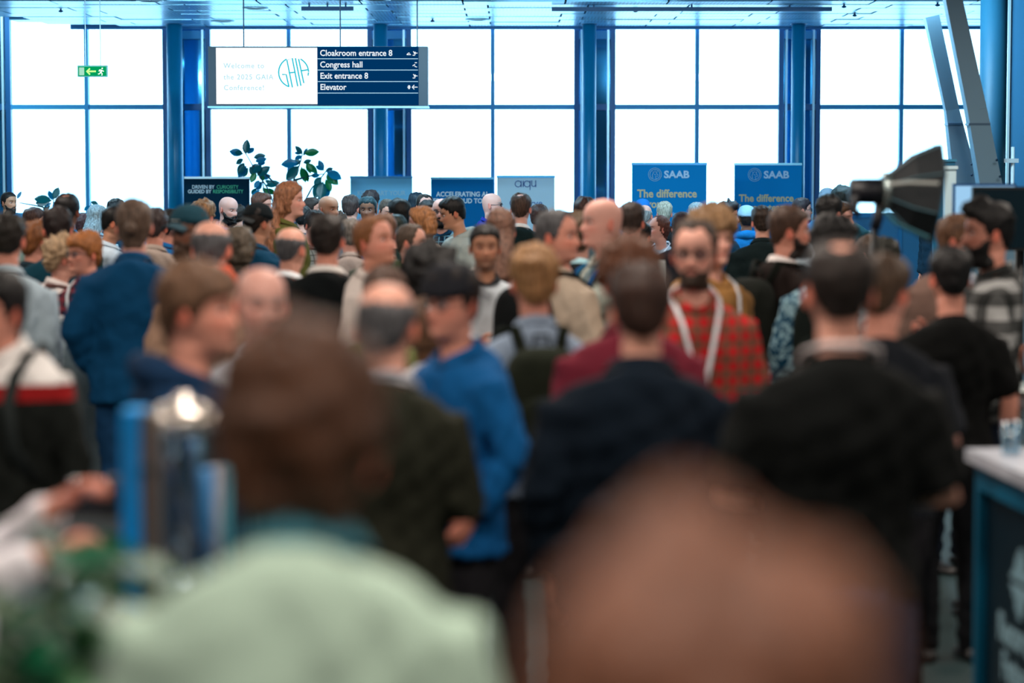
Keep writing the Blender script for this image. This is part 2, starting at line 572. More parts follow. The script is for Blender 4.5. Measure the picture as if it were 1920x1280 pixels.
# lamps of the hall: unseen linear ceiling lights; cool far rows added for brightness
M_LAMP = emis('warm_lamp_diffuser', (255, 236, 214), 3.0)
k = 0
for yy in (1.5, 5.5, 9.5, 13.5, 17.5, 22.0, 26.5):
    for xx in ((-4.6, 0.0, 4.6) if yy < 20 else (-5.4, -1.2, 3.0)):
        t = tag(empty('linear_lamp', (xx, yy, ZC - 0.12)), 'long unseen ceiling lamp over the crowd above the picture', 'ceiling light', 'ceiling lamps over the crowd')
        if k == 0:
            hm = MB().box((-0.9, -0.06, 0), (0.9, 0.06, 0.08)).mesh('housing', smooth=False)
            dm = MB().box((-0.88, -0.045, -0.012), (0.88, 0.045, -0.002)).mesh('diffuser', smooth=False)
        obj('housing', hm, plain('lamp_housing', (60, 66, 70), 0.5), t)
        obj('diffuser', dm, M_LAMP, t)
        ld = bpy.data.lights.new('lamp_light', 'AREA')
        ld.shape = 'RECTANGLE'; ld.size = 1.8; ld.size_y = 0.5
        cool = yy > 20
        ld.energy = COOL_POWER if cool else LAMP_POWER; ld.color = COOL_COLOR if cool else LAMP_COLOR
        lo = bpy.data.objects.new('lamp_light', ld); COL.objects.link(lo)
        lo.parent = t; lo.location = (0, 0, -0.03)
        if yy in (22.0, 26.5):       # the added cool rows hang lower on wires
            t.location.z = ZC - 0.40 if yy < 23 else ZC - 0.16
            MB().tube([(-.7, 0, .08), (-.7, 0, ZC - t.location.z - .03)], .006, 6).build('suspension_wire', M_TRACK, t)
            MB().tube([(.7, 0, .08), (.7, 0, ZC - t.location.z - .03)], .006, 6).build('suspension_wire', M_TRACK, t)
        if yy == 22.0:  # unseen upward lamps, added only to lift the far ceiling
            lu = bpy.data.lights.new('fill_uplight', 'AREA'); lu.shape = 'RECTANGLE'; lu.size = 1.8; lu.size_y = .12
            lu.energy = UP_POWER; lu.color = COOL_COLOR
            lo = bpy.data.objects.new('fill_uplight', lu); COL.objects.link(lo); lo.parent = t
            lo.location = (0, .1, .12); lo.rotation_euler = (math.radians(105), 0, 0)
        k += 1

# pale buildings outside, across the street
M_OUT = [plain('pale_facade', (238, 240, 246), 0.9), plain('pale_facade_window', (214, 226, 232), 0.6)]
for i, (a, b, ztop, D, lab) in enumerate(((40, 330, 285, 62, 'washed-out pale building outside behind the left windows'),
                                     (400, 660, 275, 66, 'washed-out pale building outside behind the rubber plant'))):
    X0, X1 = wx(a, D), wx(b, D); Z1 = wz(ztop, D)
    t = tag(empty('far_building', ((X0 + X1) / 2, D, -3)), lab, 'building')
    hw = (X1 - X0) / 2
    MB().box((-hw, 0, 0), (hw, 5, Z1 + 3)).build('facade', M_OUT[0], t)
    nx = 4
    for ix in range(nx):
        for iz in range(2):
            cxw = -hw + (ix + 0.5) * 2 * hw / nx
            MB().box((cxw - 0.28, -0.03, 3.4 + iz * 0.95), (cxw + 0.28, 0.02, 4.1 + iz * 0.95)).build('facade_window', M_OUT[1], t)
g = tag(MB().box((-30, 36, -3.2), (30, 90, -3)).build('street', plain('street_ground', (190, 195, 200), 0.9)), kind='structure')
# ================================================================== human figures
SKINS = {'l': (222, 164, 146), 'p': (222, 166, 152), 'r': (212, 146, 126), 't': (190, 136, 108), 'd': (128, 86, 66), 'o': (216, 158, 138)}

# head + neck rings: front y, front z, back y, back z, half width   (chin tip z = 0, crown z = .235, face towards -y)
HR = np.array([
    (-.036, -.118, .086, -.072, .064),
    (-.034, -.072, .074, -.030, .057),
    (-.036, -.034, .070, .004, .056),
    (-.062, -.010, .073, .030, .057),
    (-.090, .000, .078, .047, .054),
    (-.101, .012, .083, .060, .056),
    (-.100, .030, .088, .073, .061),
    (-.099, .048, .092, .087, .066),
    (-.100, .066, .095, .101, .070),
    (-.099, .088, .098, .118, .074),
    (-.096, .112, .100, .136, .0765),
    (-.098, .136, .100, .153, .078),
    (-.099, .160, .098, .172, .0775),
    (-.092, .184, .091, .190, .073),
    (-.078, .205, .078, .208, .063),
    (-.056, .221, .060, .222, .048),
    (-.030, .231, .036, .231, .028),
    (-.006, .235, .010, .235, .006)])

def crom(T, n):
    """Catmull-Rom resample of table T (k,m) to n rows"""
    k = len(T)
    t = np.linspace(0, k - 1, n)
    i = np.clip(np.floor(t).astype(int), 0, k - 2); u = (t - i)[:, None]
    g = lambda j: T[np.clip(j, 0, k - 1)]
    p0, p1, p2, p3 = g(i - 1), g(i), g(i + 1), g(i + 2)
    return 0.5 * ((2 * p1) + (-p0 + p2) * u + (2 * p0 - 5 * p1 + 4 * p2 - p3) * u * u + (-p0 + 3 * p1 - 3 * p2 + p3) * u ** 3)

def angs(na, k=0.3):
    u = np.linspace(0, 2 * PI, na, endpoint=False)
    return u - k * np.sin(u)

def ring_points(R, a, e=0.92, jaw=True):
    ca, sa = np.cos(a), np.sin(a)
    pc = np.sign(ca) * np.abs(ca) ** e; ps = np.sign(sa) * np.abs(sa) ** e
    yf, zf, yb, zb, w = [R[:, i:i + 1] for i in range(5)]
    y = (yf + yb) / 2 + (yf - yb) / 2 * pc
    z = (zf + zb) / 2 + (zf - zb) / 2 * pc
    x = w * ps
    if jaw:
        pin = 0.26 * sstep(.075, .0, z) * sstep(-.04, .0, z) + 0.06
        x = x * (1 - pin * np.clip(ca, 0, 1) ** 1.3)
        x = x * (1 + 0.05 * sstep(.10, .16, z) * np.clip(-ca, 0, 1))
    return np.stack([x, y + 0 * x, z + 0 * x], -1)

def face_shape(P, a, wide=1.0, smile=0.0):
    x, y, z = P[..., 0], P[..., 1], P[..., 2]
    ff = sstep(0.15, 0.7, np.cos(a))[None, :] * sstep(-.02, .01, z)
    g = lambda cx, cz, sx, sz: np.exp(-((x - cx) / sx) ** 2 - ((z - cz) / sz) ** 2)
    d = np.zeros_like(x)
    ridge = np.interp(z, [.066, .072, .080, .092, .125, .140], [0, .016, .024, .018, .005, 0])
    sig = np.interp(z, [.07, .085, .12], [.0125, .0105, .008])
    d += ridge * np.exp(-(x / sig) ** 2)
    d += .005 * g(.014, .076, .008, .007) + .005 * g(-.014, .076, .008, .007)
    d -= .013 * (g(.032, .117, .017, .011) + g(-.032, .117, .017, .011))
    d += .0045 * (g(.030, .137, .022, .007) + g(-.030, .137, .022, .007))
    d += .005 * (g(.042, .088, .02, .018) + g(-.042, .088, .02, .018)) * (1 + smile)
    d += .0055 * g(0, .053, .022, .0055) + .005 * g(0, .043, .018, .005)
    d -= .004 * g(0, .048, .022, .0022)
    d += .005 * g(0, .016, .020, .013)
    d -= .003 * g(0, .032, .02, .006)
    P = P.copy()
    P[..., 1] -= d * ff
    return P

def head_mesh(na, nr):
    a = angs(na)
    R = crom(HR, nr)
    P = ring_points(R, a)
    return face_shape(P, a), a

def skin_cols(P, a, skin, browc, stub, old=0.0):
    x, z = P[..., 0], P[..., 2]
    base = np.array(lin(skin)[:3])
    C = np.ones(P.shape) * base
    ff = sstep(0.1, 0.5, np.cos(a))[None, :] + 0 * x
    g = lambda cx, cz, sx, sz: np.exp(-((x - cx) / sx) ** 2 - ((z - cz) / sz) ** 2) * ff
    def mix(C, col, w):
        return C * (1 - w[..., None]) + np.array(col) * w[..., None]
    red = base * np.array((1.0, .62, .58))
    C = mix(C, red, np.clip(.5 * (g(.045, .085, .022, .02) + g(-.045, .085, .022, .02)) + .55 * g(0, .08, .014, .012), 0, 1))
    C = mix(C, base * np.array((.72, .36, .36)), np.clip(g(0, .048, .024, .0075) * 1.1, 0, .9))
    C = mix(C, base * .12, np.clip(g(0, .0478, .022, .0022), 0, .8))
    bc = np.array(lin(browc)[:3]) * .6
    C = mix(C, bc, np.clip(1.2 * (g(.032, .139, .021, .006) + g(-.032, .139, .021, .006)), 0, .85))
    C = mix(C, base * np.array((.5, .35, .33)), np.clip(.95 * (g(.031, .117, .019, .011) + g(-.031, .117, .019, .011)), 0, .85))
    if stub:
        jm = sstep(.062, .045, z) * sstep(-.03, -.005, z) * sstep(-.45, -.1, np.cos(a))[None, :]
        ms = g(0, .061, .028, .006)
        C = mix(C, bc * 1.0 + base * .25, np.clip(stub * (jm + ms), 0, .9))
    return C

# hairline height by angle from the face (0) to the nape (180 degrees)
HL = {
    'full':    ([0, 25, 45, 62, 74, 84, 100, 118, 140, 180], [.182, .184, .176, .160, .118, .092, .132, .078, .052, .046]),
    'fringe':  ([0, 25, 45, 62, 74, 84, 100, 118, 140, 180], [.158, .158, .156, .145, .110, .090, .126, .072, .044, .036]),
    'recede':  ([0, 20, 38, 58, 74, 84, 100, 118, 140, 180], [.205, .212, .214, .186, .120, .094, .132, .078, .054, .048]),
    'woman':   ([0, 20, 45, 62, 74, 84, 100, 118, 140, 180], [.186, .184, .165, .130, .085, .030, .000, -.03, -.05, -.05]),
}
def hair_object(name, spec, tilt, parent, na=40, nr=44, seed=0):
    """cap of hair grown off the head surface; spec: line, top, side, noise, freq, horseshoe, fuzz"""
    a = angs(na, 0.0); R = crom(HR, nr)
    P = ring_points(R, a)
    deg = np.degrees(np.minimum(a, 2 * PI - a))
    hx, hz = HL[spec.get('line', 'full')]
    zl = np.interp(deg, hx, hz)[None, :] + spec.get('drop', 0)
    z = P[..., 2]
    zn = z + 0.004 * pnoise(P, 90, seed)
    m = sstep(zl - .007, zl + .007, zn)
    if spec.get('horse'):
        cz = spec['horse']
        m = m * (1 - sstep(cz - .022, cz + .014, zn + 0.012 * np.cos(a)[None, :] + .006 * pnoise(P, 160, seed)))
    if spec.get('spot'):        # bald crown patch
        d2 = (P[..., 0] / .04) ** 2 + ((P[..., 1] - .035) / .045) ** 2
        m = m * sstep(.25, .8, d2 + 0 * z + (z < .17) * 9)
    th = spec['side'] + (spec['top'] - spec['side']) * sstep(.125, .205, z)
    th = th + spec.get('back', 0) * sstep(0.1, .9, -np.cos(a))[None, :] * sstep(.03, .08, z)
    if spec.get('quiff'):
        th = th + spec['quiff'] * sstep(.3, .9, np.cos(a))[None, :] * sstep(.15, .2, z)
    st = np.stack([np.cos(a * 1)[None, :] + 0 * z, np.sin(a)[None, :] + 0 * z, z * spec.get('zf', 2.0)], -1)
    th = th * (1 + .30 * pnoise(st, spec.get('freq', 16), seed) + .35 * pnoise(P, spec.get('lump', 45), seed + 1)) + spec.get('fuzz', 0) * pnoise(P, spec.get('ffreq', 110), seed + 2)
    N = P - np.array((0, 0, .11)); N[..., 2] *= .85
    N /= np.linalg.norm(N, axis=-1)[..., None]
    Q = P + N * (m * (th + .002) - (1 - m) * .010)[..., None]
    mb = MB()
    keep = (m > .01)
    Fc = []
    for i in range(nr - 1):
        for j in range(na):
            j2 = (j + 1) % na
            if keep[i, j] or keep[i, j2] or keep[i + 1, j] or keep[i + 1, j2]:
                Fc.append((i * na + j, i * na + j2, (i + 1) * na + j2, (i + 1) * na + j))
    Fc.append(tuple((nr - 1) * na + j for j in range(na)))
    V = Q.reshape(-1, 3)
    used = sorted(set(k for f in Fc for k in f)); rm = {k: i for i, k in enumerate(used)}
    V = V[used]; Fc = [tuple(rm[k] for k in f) for f in Fc]
    if spec.get('horse'):
        Fc = Fc[:-1]
    mb.add(V, Fc)
    fall = spec.get('fall')
    if fall:
        L, wd, fw, wave = fall
        k = 30; n = 36
        t = np.linspace(0, 1, k)
        zc = .205 - t * (L + .205)
        yc = np.interp(t, [0, .25, .55, 1], [.022, .05, .125 if L > .1 else .06, .165 if L > .1 else .06])
        hw = np.interp(t, [0, .10, .3, .6, .92, 1], [.045, .074, .086, .094, .09, .05]) * wd
        hd = np.interp(t, [0, .1, .3, .6, .92, 1], [.05, .072, .066, .060, .056, .02])
        aa = np.linspace(0, 2 * PI, n, endpoint=False)
        G = np.stack([hw[:, None] * np.sin(aa), yc[:, None] - hd[:, None] * np.cos(aa), zc[:, None] + 0 * aa], -1)
        st = np.stack([np.cos(aa)[None, :] + 0 * G[..., 2], np.sin(aa)[None, :] + 0 * G[..., 2], G[..., 2] * 1.5], -1)
        dd = .007 * pnoise(st, 9, seed) + wave * pnoise(G, 42, seed)
        nn = np.stack([np.sin(aa), -np.cos(aa), 0 * aa], -1)[None]
        G = G + nn * dd[..., None]
        mb.add(G.reshape(-1, 3), grid_faces(k, n)[::-1] + [tuple(range(n)), tuple((k - 1) * n + i for i in range(n - 1, -1, -1))])
    if spec.get('bun'):
        y, zz, r = spec['bun']
        nn = 12
        M0 = MB(); M0.ball((0, y, zz), (r, r * .8, r), 14, 10)
        V = M0.v[0]; V = V + (V - np.array((0, y, zz))) * (.12 * pnoise(V, 150, seed))[:, None]
        mb.add(V, M0.f)
    if spec.get('tail'):
        pts = [(0, .10, .14), (0, .135, .13), (0, .15, .07), (0, .145, -.02), (0, .14, -.10)]
        mb.tube(pts, [.012, .024, .026, .022, .008], 12)
    for i in range(len(mb.v)):
        mb.v[i] = tilt(mb.v[i])
    return mb

HAIR = {
    'short':   dict(line='full', top=.018, side=.009),
    'crop':    dict(line='full', top=.012, side=.006),
    'buzz':    dict(line='full', top=.005, side=.004, drop=.004),
    'side':    dict(line='fringe', top=.022, side=.012, lump=30),
    'quiff':   dict(line='full', top=.020, side=.008, quiff=.016),
    'messy':   dict(line='fringe', top=.028, side=.015, lump=60, fuzz=.005),
    'curly':   dict(line='fringe', top=.038, side=.024, lump=70, fuzz=.011, ffreq=95),
    'afro':    dict(line='fringe', top=.055, side=.040, back=.012, lump=30, fuzz=.007),
    'recede':  dict(line='recede', top=.010, side=.007),
    'horse':   dict(line='full', top=.008, side=.008, horse=.178),
    'horseb':  dict(line='full', top=.004, side=.004, horse=.172),
    'spot':    dict(line='full', top=.012, side=.008, spot=1),
    'bun':     dict(line='woman', top=.010, side=.009, drop=.06, bun=(.132, .105, .032)),
    'tail':    dict(line='woman', top=.010, side=.009, drop=.06, tail=1),
    'bob':     dict(line='woman', top=.018, side=.018, fall=(-.02, 1.08, 0, .004)),
    'long':    dict(line='woman', top=.014, side=.012, fall=(.20, 1.0, 0, .003)),
    'longw':   dict(line='woman', top=.018, side=.016, fall=(.34, 1.22, 0, .012), fuzz=.003),
    'wavy':    dict(line='fringe', top=.024, side=.020, back=.014, lump=30, fuzz=.002, drop=-.012),
    'bald':    None,
}

# trunk rings (front y, front z, back y, back z, half width) for a body 1.78 m tall
TR = np.array([
    (-.064, 1.452, .080, 1.512, .068),
    (-.082, 1.440, .098, 1.492, .100),
    (-.096, 1.425, .108, 1.465, .146),
    (-.108, 1.395, .116, 1.415, .184),
    (-.122, 1.345, .122, 1.345, .194),
    (-.132, 1.260, .118, 1.260, .186),
    (-.128, 1.150, .102, 1.150, .172),
    (-.126, 1.050, .100, 1.050, .168),
    (-.126, .950, .112, .950, .178),
    (-.124, .880, .120, .880, .182)])

POSES = {
    'down':   [((.245, .035, 1.135), (.262, -.045, .895)), ((.245, .035, 1.135), (.262, -.045, .895))],
    'down2':  [((.255, .03, 1.14), (.255, -.10, .91)), ((.245, .05, 1.135), (.24, -.02, .89))],
    'tuck':   [((.222, .035, 1.135), (.215, -.035, .90)), ((.222, .035, 1.135), (.215, -.035, .90))],
    'pocket': [((.275, .07, 1.15), (.205, -.055, .955)), ((.275, .07, 1.15), (.205, -.055, .955))],
    'holdR':  [((.245, -.01, 1.15), (.12, -.25, 1.20)), ((.245, .035, 1.135), (.262, -.045, .895))],
    'holdL':  [((.245, .035, 1.135), (.262, -.045, .895)), ((.245, -.01, 1.15), (.12, -.25, 1.20))],
    'both':   [((.245, -.01, 1.14), (.10, -.25, 1.13)), ((.245, -.01, 1.14), (.10, -.25, 1.13))],
    'cross':  [((.235, -.05, 1.17), (.02, -.20, 1.20)), ((.235, -.05, 1.17), (.02, -.215, 1.16))],
    'chinR':  [((.20, -.17, 1.21), (.045, -.235, 1.425)), ((.235, -.05, 1.16), (.02, -.215, 1.15))],
    'chinL':  [((.235, -.05, 1.16), (.02, -.215, 1.15)), ((.20, -.17, 1.21), (.045, -.235, 1.425))],
    'reach':  [((.24, -.04, 1.22), (.15, -.26, 1.31)), ((.235, -.07, 1.20), (.05, -.29, 1.39))],
}
SH = np.array((.172, .006, 1.398))
def pose_points(pose):
    out = []
    for s, (e, w) in zip((-1, 1), POSES[pose]):
        f = np.array((s, 1, 1.0))
        out.append((SH * f, np.array(e) * f, np.array(w) * f))
    return out

def hand(mb, wrist, d, side, curl=.5, col=None, s=1.0, wide=None):
    """palm, four unequal fingers and a thumb; d = direction of the hand, side = +1/-1 (which hand)"""
    d = np.asarray(d, float); d /= np.linalg.norm(d)
    nrm = np.array((-side, 0, 0.0)) if wide is None else np.asarray(wide, float)      # palm faces the body
    nrm = nrm - d * nrm.dot(d); nrm /= np.linalg.norm(nrm)
    w = np.cross(d, nrm) * side * 1.0         # across the palm, towards the little finger side
    w = -w
    if w.dot(np.array((0, -1, 0))) < 0 and wide is None:
        w = -w                                 # thumb side looks forward
    # w points to the thumb side
    pal = []
    for t, hw, ht in ((-.012, .024, .019), (.02, .034, .017), (.055, .041, .015), (.088, .040, .012), (.096, .034, .008)):
        c = wrist + d * t * s
        pal.append([c + (w * math.cos(q) * hw + nrm * math.sin(q) * ht) * s for q in np.linspace(0, 2 * PI, 10, endpoint=False)])
    mb.add(np.array(pal).reshape(-1, 3), grid_faces(5, 10) + [tuple(range(9, -1, -1)), tuple(40 + i for i in range(10))], col)
    for k, (off, L) in enumerate(((.030, .070), (.0105, .079), (-.0100, .073), (-.0295, .058))):
        p = wrist + (d * .082 + w * off) * s
        dd = d + w * off * 2.2; dd /= np.linalg.norm(dd)
        pts = [p]; c = 0
        for seg, fr in ((0, .18), (1, .34), (2, .27), (3, .21)):
            c += curl * (.15, .55, .65, .5)[seg] * (1 + .08 * k)
            p = p + (dd * math.cos(c) + nrm * math.sin(c)) * L * fr * s
            pts.append(p)
        mb.tube(pts, np.array([.0092, .0090, .0083, .0076, .0055]) * s, 7, True, col)
    p = wrist + (d * .022 + w * .028) * s
    dd = d * .72 + w * .62 + nrm * .28; dd /= np.linalg.norm(dd)
    d2 = d * .9 + w * .15 + nrm * .42; d2 /= np.linalg.norm(d2)
    mb.tube([p, p + dd * .030 * s, p + dd * .030 * s + (dd + d2) * .5 * .026 * s, p + dd * .030 * s + (dd + d2) * .5 * .026 * s + d2 * .026 * s],
            np.array([.0135, .0115, .0100, .0070]) * s, 7, True, col)

_garm = {}
def garment(kind, pose, voxel):
    """one closed shell of cloth: trunk and sleeves fused by a voxel remesh, then folds"""
    key = (kind, pose, voxel)
    if key in _garm:
        return _garm[key]
    mb = MB(); a = angs(28, 0.0)
    if kind == 'trousers':
        T = np.array([(-.124, .985, .112, .985, .172), (-.130, .93, .125, .93, .184), (-.125, .87, .135, .87, .186), (-.09, .80, .10, .80, .165)])
        P = ring_points(crom(T, 8), a, .9, False)
        mb.add(P.reshape(-1, 3), grid_faces(8, 28)[::-1] + [tuple(range(28)), tuple(7 * 28 + i for i in range(27, -1, -1))])
        for s in (-1, 1):
            mb.tube([(s * .09, .0, .90), (s * .098, -.01, .72), (s * .10, -.02, .49), (s * .10, .015, .28), (s * .10, .03, .045)],
                    [.098, .092, .070, .066, .064], 14)
    else:
        add, hem, sl = {'tee': (.010, .88, 'short'), 'shirt': (.016, .84, 'long'), 'jacket': (.028, .80, 'long'),
                        'hoodie': (.030, .85, 'long'), 'coat': (.036, .62, 'long'), 'puff': (.045, .84, 'long')}[kind]
        T = TR.copy()
        T[1:, 0] -= add; T[1:, 2] += add; T[1:, 4] += add * .8
        T[0, 0] -= .004; T[0, 2] += .004; T[0, 4] += .004
        T = np.vstack([T, [(T[-1, 0] - .01, hem, T[-1, 2] + .008, hem, T[-1, 4] + .012)]])
        P = ring_points(crom(T, 26), a, .86, False)
        mb.add(P.reshape(-1, 3), grid_faces(26, 28)[::-1] + [tuple(range(28)), tuple(25 * 28 + i for i in range(27, -1, -1))])
        for S, E, W in pose_points(pose):
            r = add * .75
            if sl == 'short':
                mb.tube([S + (0, 0, .0), S * .55 + E * .45, S * .08 + E * .92], [.062 + r, .062 + r, .064 + r], 14)
            else:
                q = W - E
                mb.tube([S, S * .55 + E * .45, E, E + q * .5, E + q * .93], [.062 + r, .054 + r, .046 + r, .040 + r, .034 + r], 14)
    me = mb.mesh('raw', smooth=False)
    tmp = bpy.data.objects.new('raw', me); COL.objects.link(tmp)
    md = tmp.modifiers.new('r', 'REMESH'); md.mode = 'VOXEL'; md.voxel_size = voxel; md.use_smooth_shade = True
    sm = tmp.modifiers.new('s', 'SMOOTH'); sm.iterations = 5 if voxel > .015 else 8; sm.factor = .5
    bpy.context.view_layer.update()
    dg = bpy.context.evaluated_depsgraph_get()
    out = bpy.data.meshes.new_from_object(tmp.evaluated_get(dg))
    bpy.data.objects.remove(tmp); bpy.data.meshes.remove(me)
    n = len(out.vertices)
    co = np.empty(n * 3); out.vertices.foreach_get('co', co); co = co.reshape(-1, 3)
    no = np.empty(n * 3); out.vertices.foreach_get('normal', no); no = no.reshape(-1, 3)
    st = co * np.array((1, 1, .45))
    amp = .006 if kind in ('tee', 'shirt', 'trousers') else .008
    d = amp * pnoise(st, 26, 2) + amp * .6 * pnoise(co, 55, 5) * sstep(1.40, 1.2, co[:, 2])
    if kind == 'puff':
        d += .012 * np.abs(np.sin(co[:, 2] * 42))
    if kind == 'trousers':
        d += .006 * np.sin(co[:, 2] * 80 + 2 * np.sin(co[:, 0] * 30)) * sstep(.35, .1, co[:, 2])
    co = co + no * d[:, None]
    out.vertices.foreach_set('co', co.ravel())
    out.polygons.foreach_set('use_smooth', [True] * len(out.polygons))
    out.name = kind
    out.materials.clear(); out.materials.append(cloth((60, 60, 60)))
    _garm[key] = out
    return out

def shoe_mesh(side):
    key = ('shoe', side)
    if key in _garm:
        return _garm[key]
    mb = MB()
    prof = [(.075, .034, .040), (.06, .042, .060), (.02, .044, .075), (-.03, .046, .060), (-.09, .050, .045), (-.15, .042, .034), (-.178, .022, .022)]
    V = []
    for y, w, h in prof:
        for q in np.linspace(0, 2 * PI, 12, endpoint=False):
            V.append((side * .10 + w * math.cos(q), y + .02, max(0.0, h / 2 + h / 2 * math.sin(q) * 1.05)))
    mb.add(V, grid_faces(len(prof), 12) + [tuple(range(11, -1, -1)), tuple(72 + i for i in range(12))])
    me = mb.mesh('shoe'); me.materials.append(plain('dark_shoe', (24, 24, 26), .5))
    _garm[key] = me
    return me

PEOPLE = []
def person(cx, top, h, yaw, hair, hc, skin, kind, tc, label, **k):
    PEOPLE.append(dict(cx=cx, top=top, h=h, yaw=yaw, hair=hair, hc=hc, skin=skin, kind=kind, tc=tc, label=label, **k))

def settle():
    """turn pixel data into floor positions; people who would stand inside each other step apart in depth"""
    for p in PEOPLE:
        p['D'] = p.get('D') or F * .235 / p['h']
        p['D0'] = p['D']
    for it in range(300):
        moved = False
        for i, p in enumerate(PEOPLE):
            for q in PEOPLE[i + 1:]:
                xp = (p['cx'] - 960) / F * p['D']; xq = (q['cx'] - 960) / F * q['D']
                need = .50
                dx = abs(xp - xq)
                if dx >= need:
                    continue
                gap = math.sqrt(need * need - dx * dx) * .92
                dd = p['D'] - q['D']
                if abs(dd) < gap:
                    s = 1 if dd >= 0 else -1
                    m = (gap - abs(dd)) * .5 + .005
                    wp, wq = (0 if p.get('pin') else 1), (0 if q.get('pin') else 1)
                    if wp + wq == 0:
                        continue
                    m *= 2.0 / (wp + wq) if wp + wq == 1 else 1
                    p['D'] += s * m * wp; q['D'] -= s * m * wq
                    moved = True
        for p in PEOPLE:
            p['D'] = min(p['D'], 33.2)
        if not moved:
            break

def build_person(i, p):
    D = p['D']
    hs = HAIR[p['hair']]
    rs_ = random.Random(i * 7 + 3)
    topoff = .002 if hs is None or hs.get('horse') or p['hair'] in ('horse', 'horseb') else hs['top'] * .9
    if p.get('cap'):
        topoff = .026
    wt = at(p['cx'], p['top'], D)
    stature = min(1.99, max(1.50, wt.z - topoff))
    p['stature'] = stature
    dz = p.get('drop', 0)
    sc = stature / (1.78 + dz)
    wdt = p.get('wide', 1.0) * rs_.uniform(.97, 1.04)
    yaw = math.radians(p['yaw']); by = math.radians(p.get('by', p['yaw']))
    root = empty('person', (wt.x, D, 0), by)
    root.scale = (sc * wdt, sc * wdt ** .5, sc)
    tag(root, p['label'], 'person', 'people in the crowd')
    hy = yaw - by
    hp = math.radians(p.get('pitch', 0))
    near = D < 16 or p.get('fine')
    # keep head width independent of body width
    hsx = 1.0 / wdt
    HO = np.array((0, p.get('lean', -.022), 1.545 + dz))
    Rz = np.array([[math.cos(hy), -math.sin(hy), 0], [math.sin(hy), math.cos(hy), 0], [0, 0, 1]])
    Rx = np.array([[1, 0, 0], [0, math.cos(hp), -math.sin(hp)], [0, math.sin(hp), math.cos(hp)]])
    RR = Rz @ Rx
    def tilt(V, raw=False):
        V = np.asarray(V, float)
        w = sstep(-.10, -.01, V[:, 2])[:, None] if not raw else np.ones((len(V), 1))
        piv = np.array((0, .01, -.03))
        R = (V - piv) @ RR.T + piv
        V = V * (1 - w) + R * w
        V = V * np.array((1 + (hsx - 1), 1 + (hsx ** .5 - 1), 1.0))
        return V + HO * np.array((1, 1, 1))
    skin = SKINS[p['skin']]
    na, nr = (40, 46) if near else (34, 38)
    # ---- body: head, neck and trunk in one surface, arms, hands, legs
    P, a = head_mesh(na, nr)
    fwid = p.get('face', 1.0)
    P[..., 0] *= 1 + (fwid - 1) * sstep(-.03, .02, P[..., 2])
    C = skin_cols(P, a, skin, p.get('brow', p['hc']), p.get('stub', 0))
    T = crom(TR[1:], 14); T[:, 4] -= .020; T[:, 0] += .014; T[:, 2] -= .014; T[:, [1, 3]] -= .006
    B = ring_points(T, a, .9, False)[::-1]
    hv = tilt(P.reshape(-1, 3))
    V = np.concatenate([B.reshape(-1, 3), hv])
    CC = np.concatenate([np.ones((14 * na, 3)) * np.array(lin(skin)[:3]), C.reshape(-1, 3)])
    body = MB()
    tot = 14 + nr
    body.add(V, grid_faces(tot, na) + [tuple(range(na - 1, -1, -1)), tuple((tot - 1) * na + j for j in range(na))], CC)
    base = np.array(lin(skin)[:3]); earc = base * np.array((1.0, .62, .56))
    for s in (-1, 1):
        M0 = MB(); M0.ball((0, 0, 0), (.0085, .0185, .032), 12, 8)
        E = M0.v[0]
        inn = np.exp(-((E[:, 1] - .003) / .010) ** 2 - ((E[:, 2] - .004) / .017) ** 2) * (E[:, 0] > 0)
        E[:, 0] -= inn * .010
        E[:, 1] += .006 * sstep(0, .03, E[:, 2]) 
        E[:, 0] *= s
        ca_, sa_ = math.cos(s * .42), math.sin(s * .42)
        E = E @ np.array([[ca_, -sa_, 0], [sa_, ca_, 0], [0, 0, 1]]).T
        E = E + np.array((s * .0815, .014, .104))
        E[:, 0] *= fwid
        body.add(tilt(E), M0.f if s > 0 else [f[::-1] for f in M0.f], earc)
        # eyeball with lid, white and iris
        M0 = MB(); M0.ball((0, 0, 0), .0122, 12, 9)
        E = M0.v[0]; ec = np.ones((len(E), 3)) * .55
        r2 = E[:, 0] ** 2 + (E[:, 2] - 0) ** 2
        ec[(r2 < .0065 ** 2) & (E[:, 1] < 0)] = (.02, .018, .015)
        ec[E[:, 2] > .0045] = base * np.array((.75, .6, .55)); ec[E[:, 2] < -.006] = base * .8
        body.add(tilt(E + np.array((s * .031 * fwid, -.0775, .1165))), M0.f, ec)
    short = p['kind'] == 'tee' or p.get('bare')
    pose = p.get('pose') or rs_.choice(['down', 'down', 'pocket', 'both', 'holdR', 'holdL', 'cross'])
    if pose == 'both' and D > 14: pose = 'tuck'
    p['pose'] = pose
    hands = []
    for s, (S, E, W) in zip((-1, 1), pose_points(pose)):
        q = W - E
        body.tube([S * np.array((.86, 1, .992)), S * .5 + E * .5, E, E + q * .35, W, W + q * .04], [.034, .042, .038, .039, .027, .025], 12, True, base)
        d = q / np.linalg.norm(q)
        if pose in ('down', 'down2', 'pocket') or (W[2] < 1.0):
            wide = None; curl = .45
        elif pose.startswith('chin') and W[2] > 1.3:
            wide = (0, 1.0, .1); curl = 1.35; d = np.array((-s * .2, .1, .9))
        elif pose == 'reach':
            wide = (0, 0, -1.0); curl = .8
        else:
            wide = (-s * .9, .5, .3); curl = 1.0
        hand(body, W + d * .012, d, s, curl, base * np.array((1, .88, .86)), .97, wide)
        hands.append((W, d))
    for s in (-1, 1):
        body.tube([(s * .09, .0, .90), (s * .095, -.01, .70), (s * .098, -.02, .49), (s * .098, .01, .34), (s * .10, .035, .08), (s * .10, .01, .035), (s * .10, -.08, .022)],
                  [.085, .075, .052, .050, .034, .024, .014], 10, True, base)
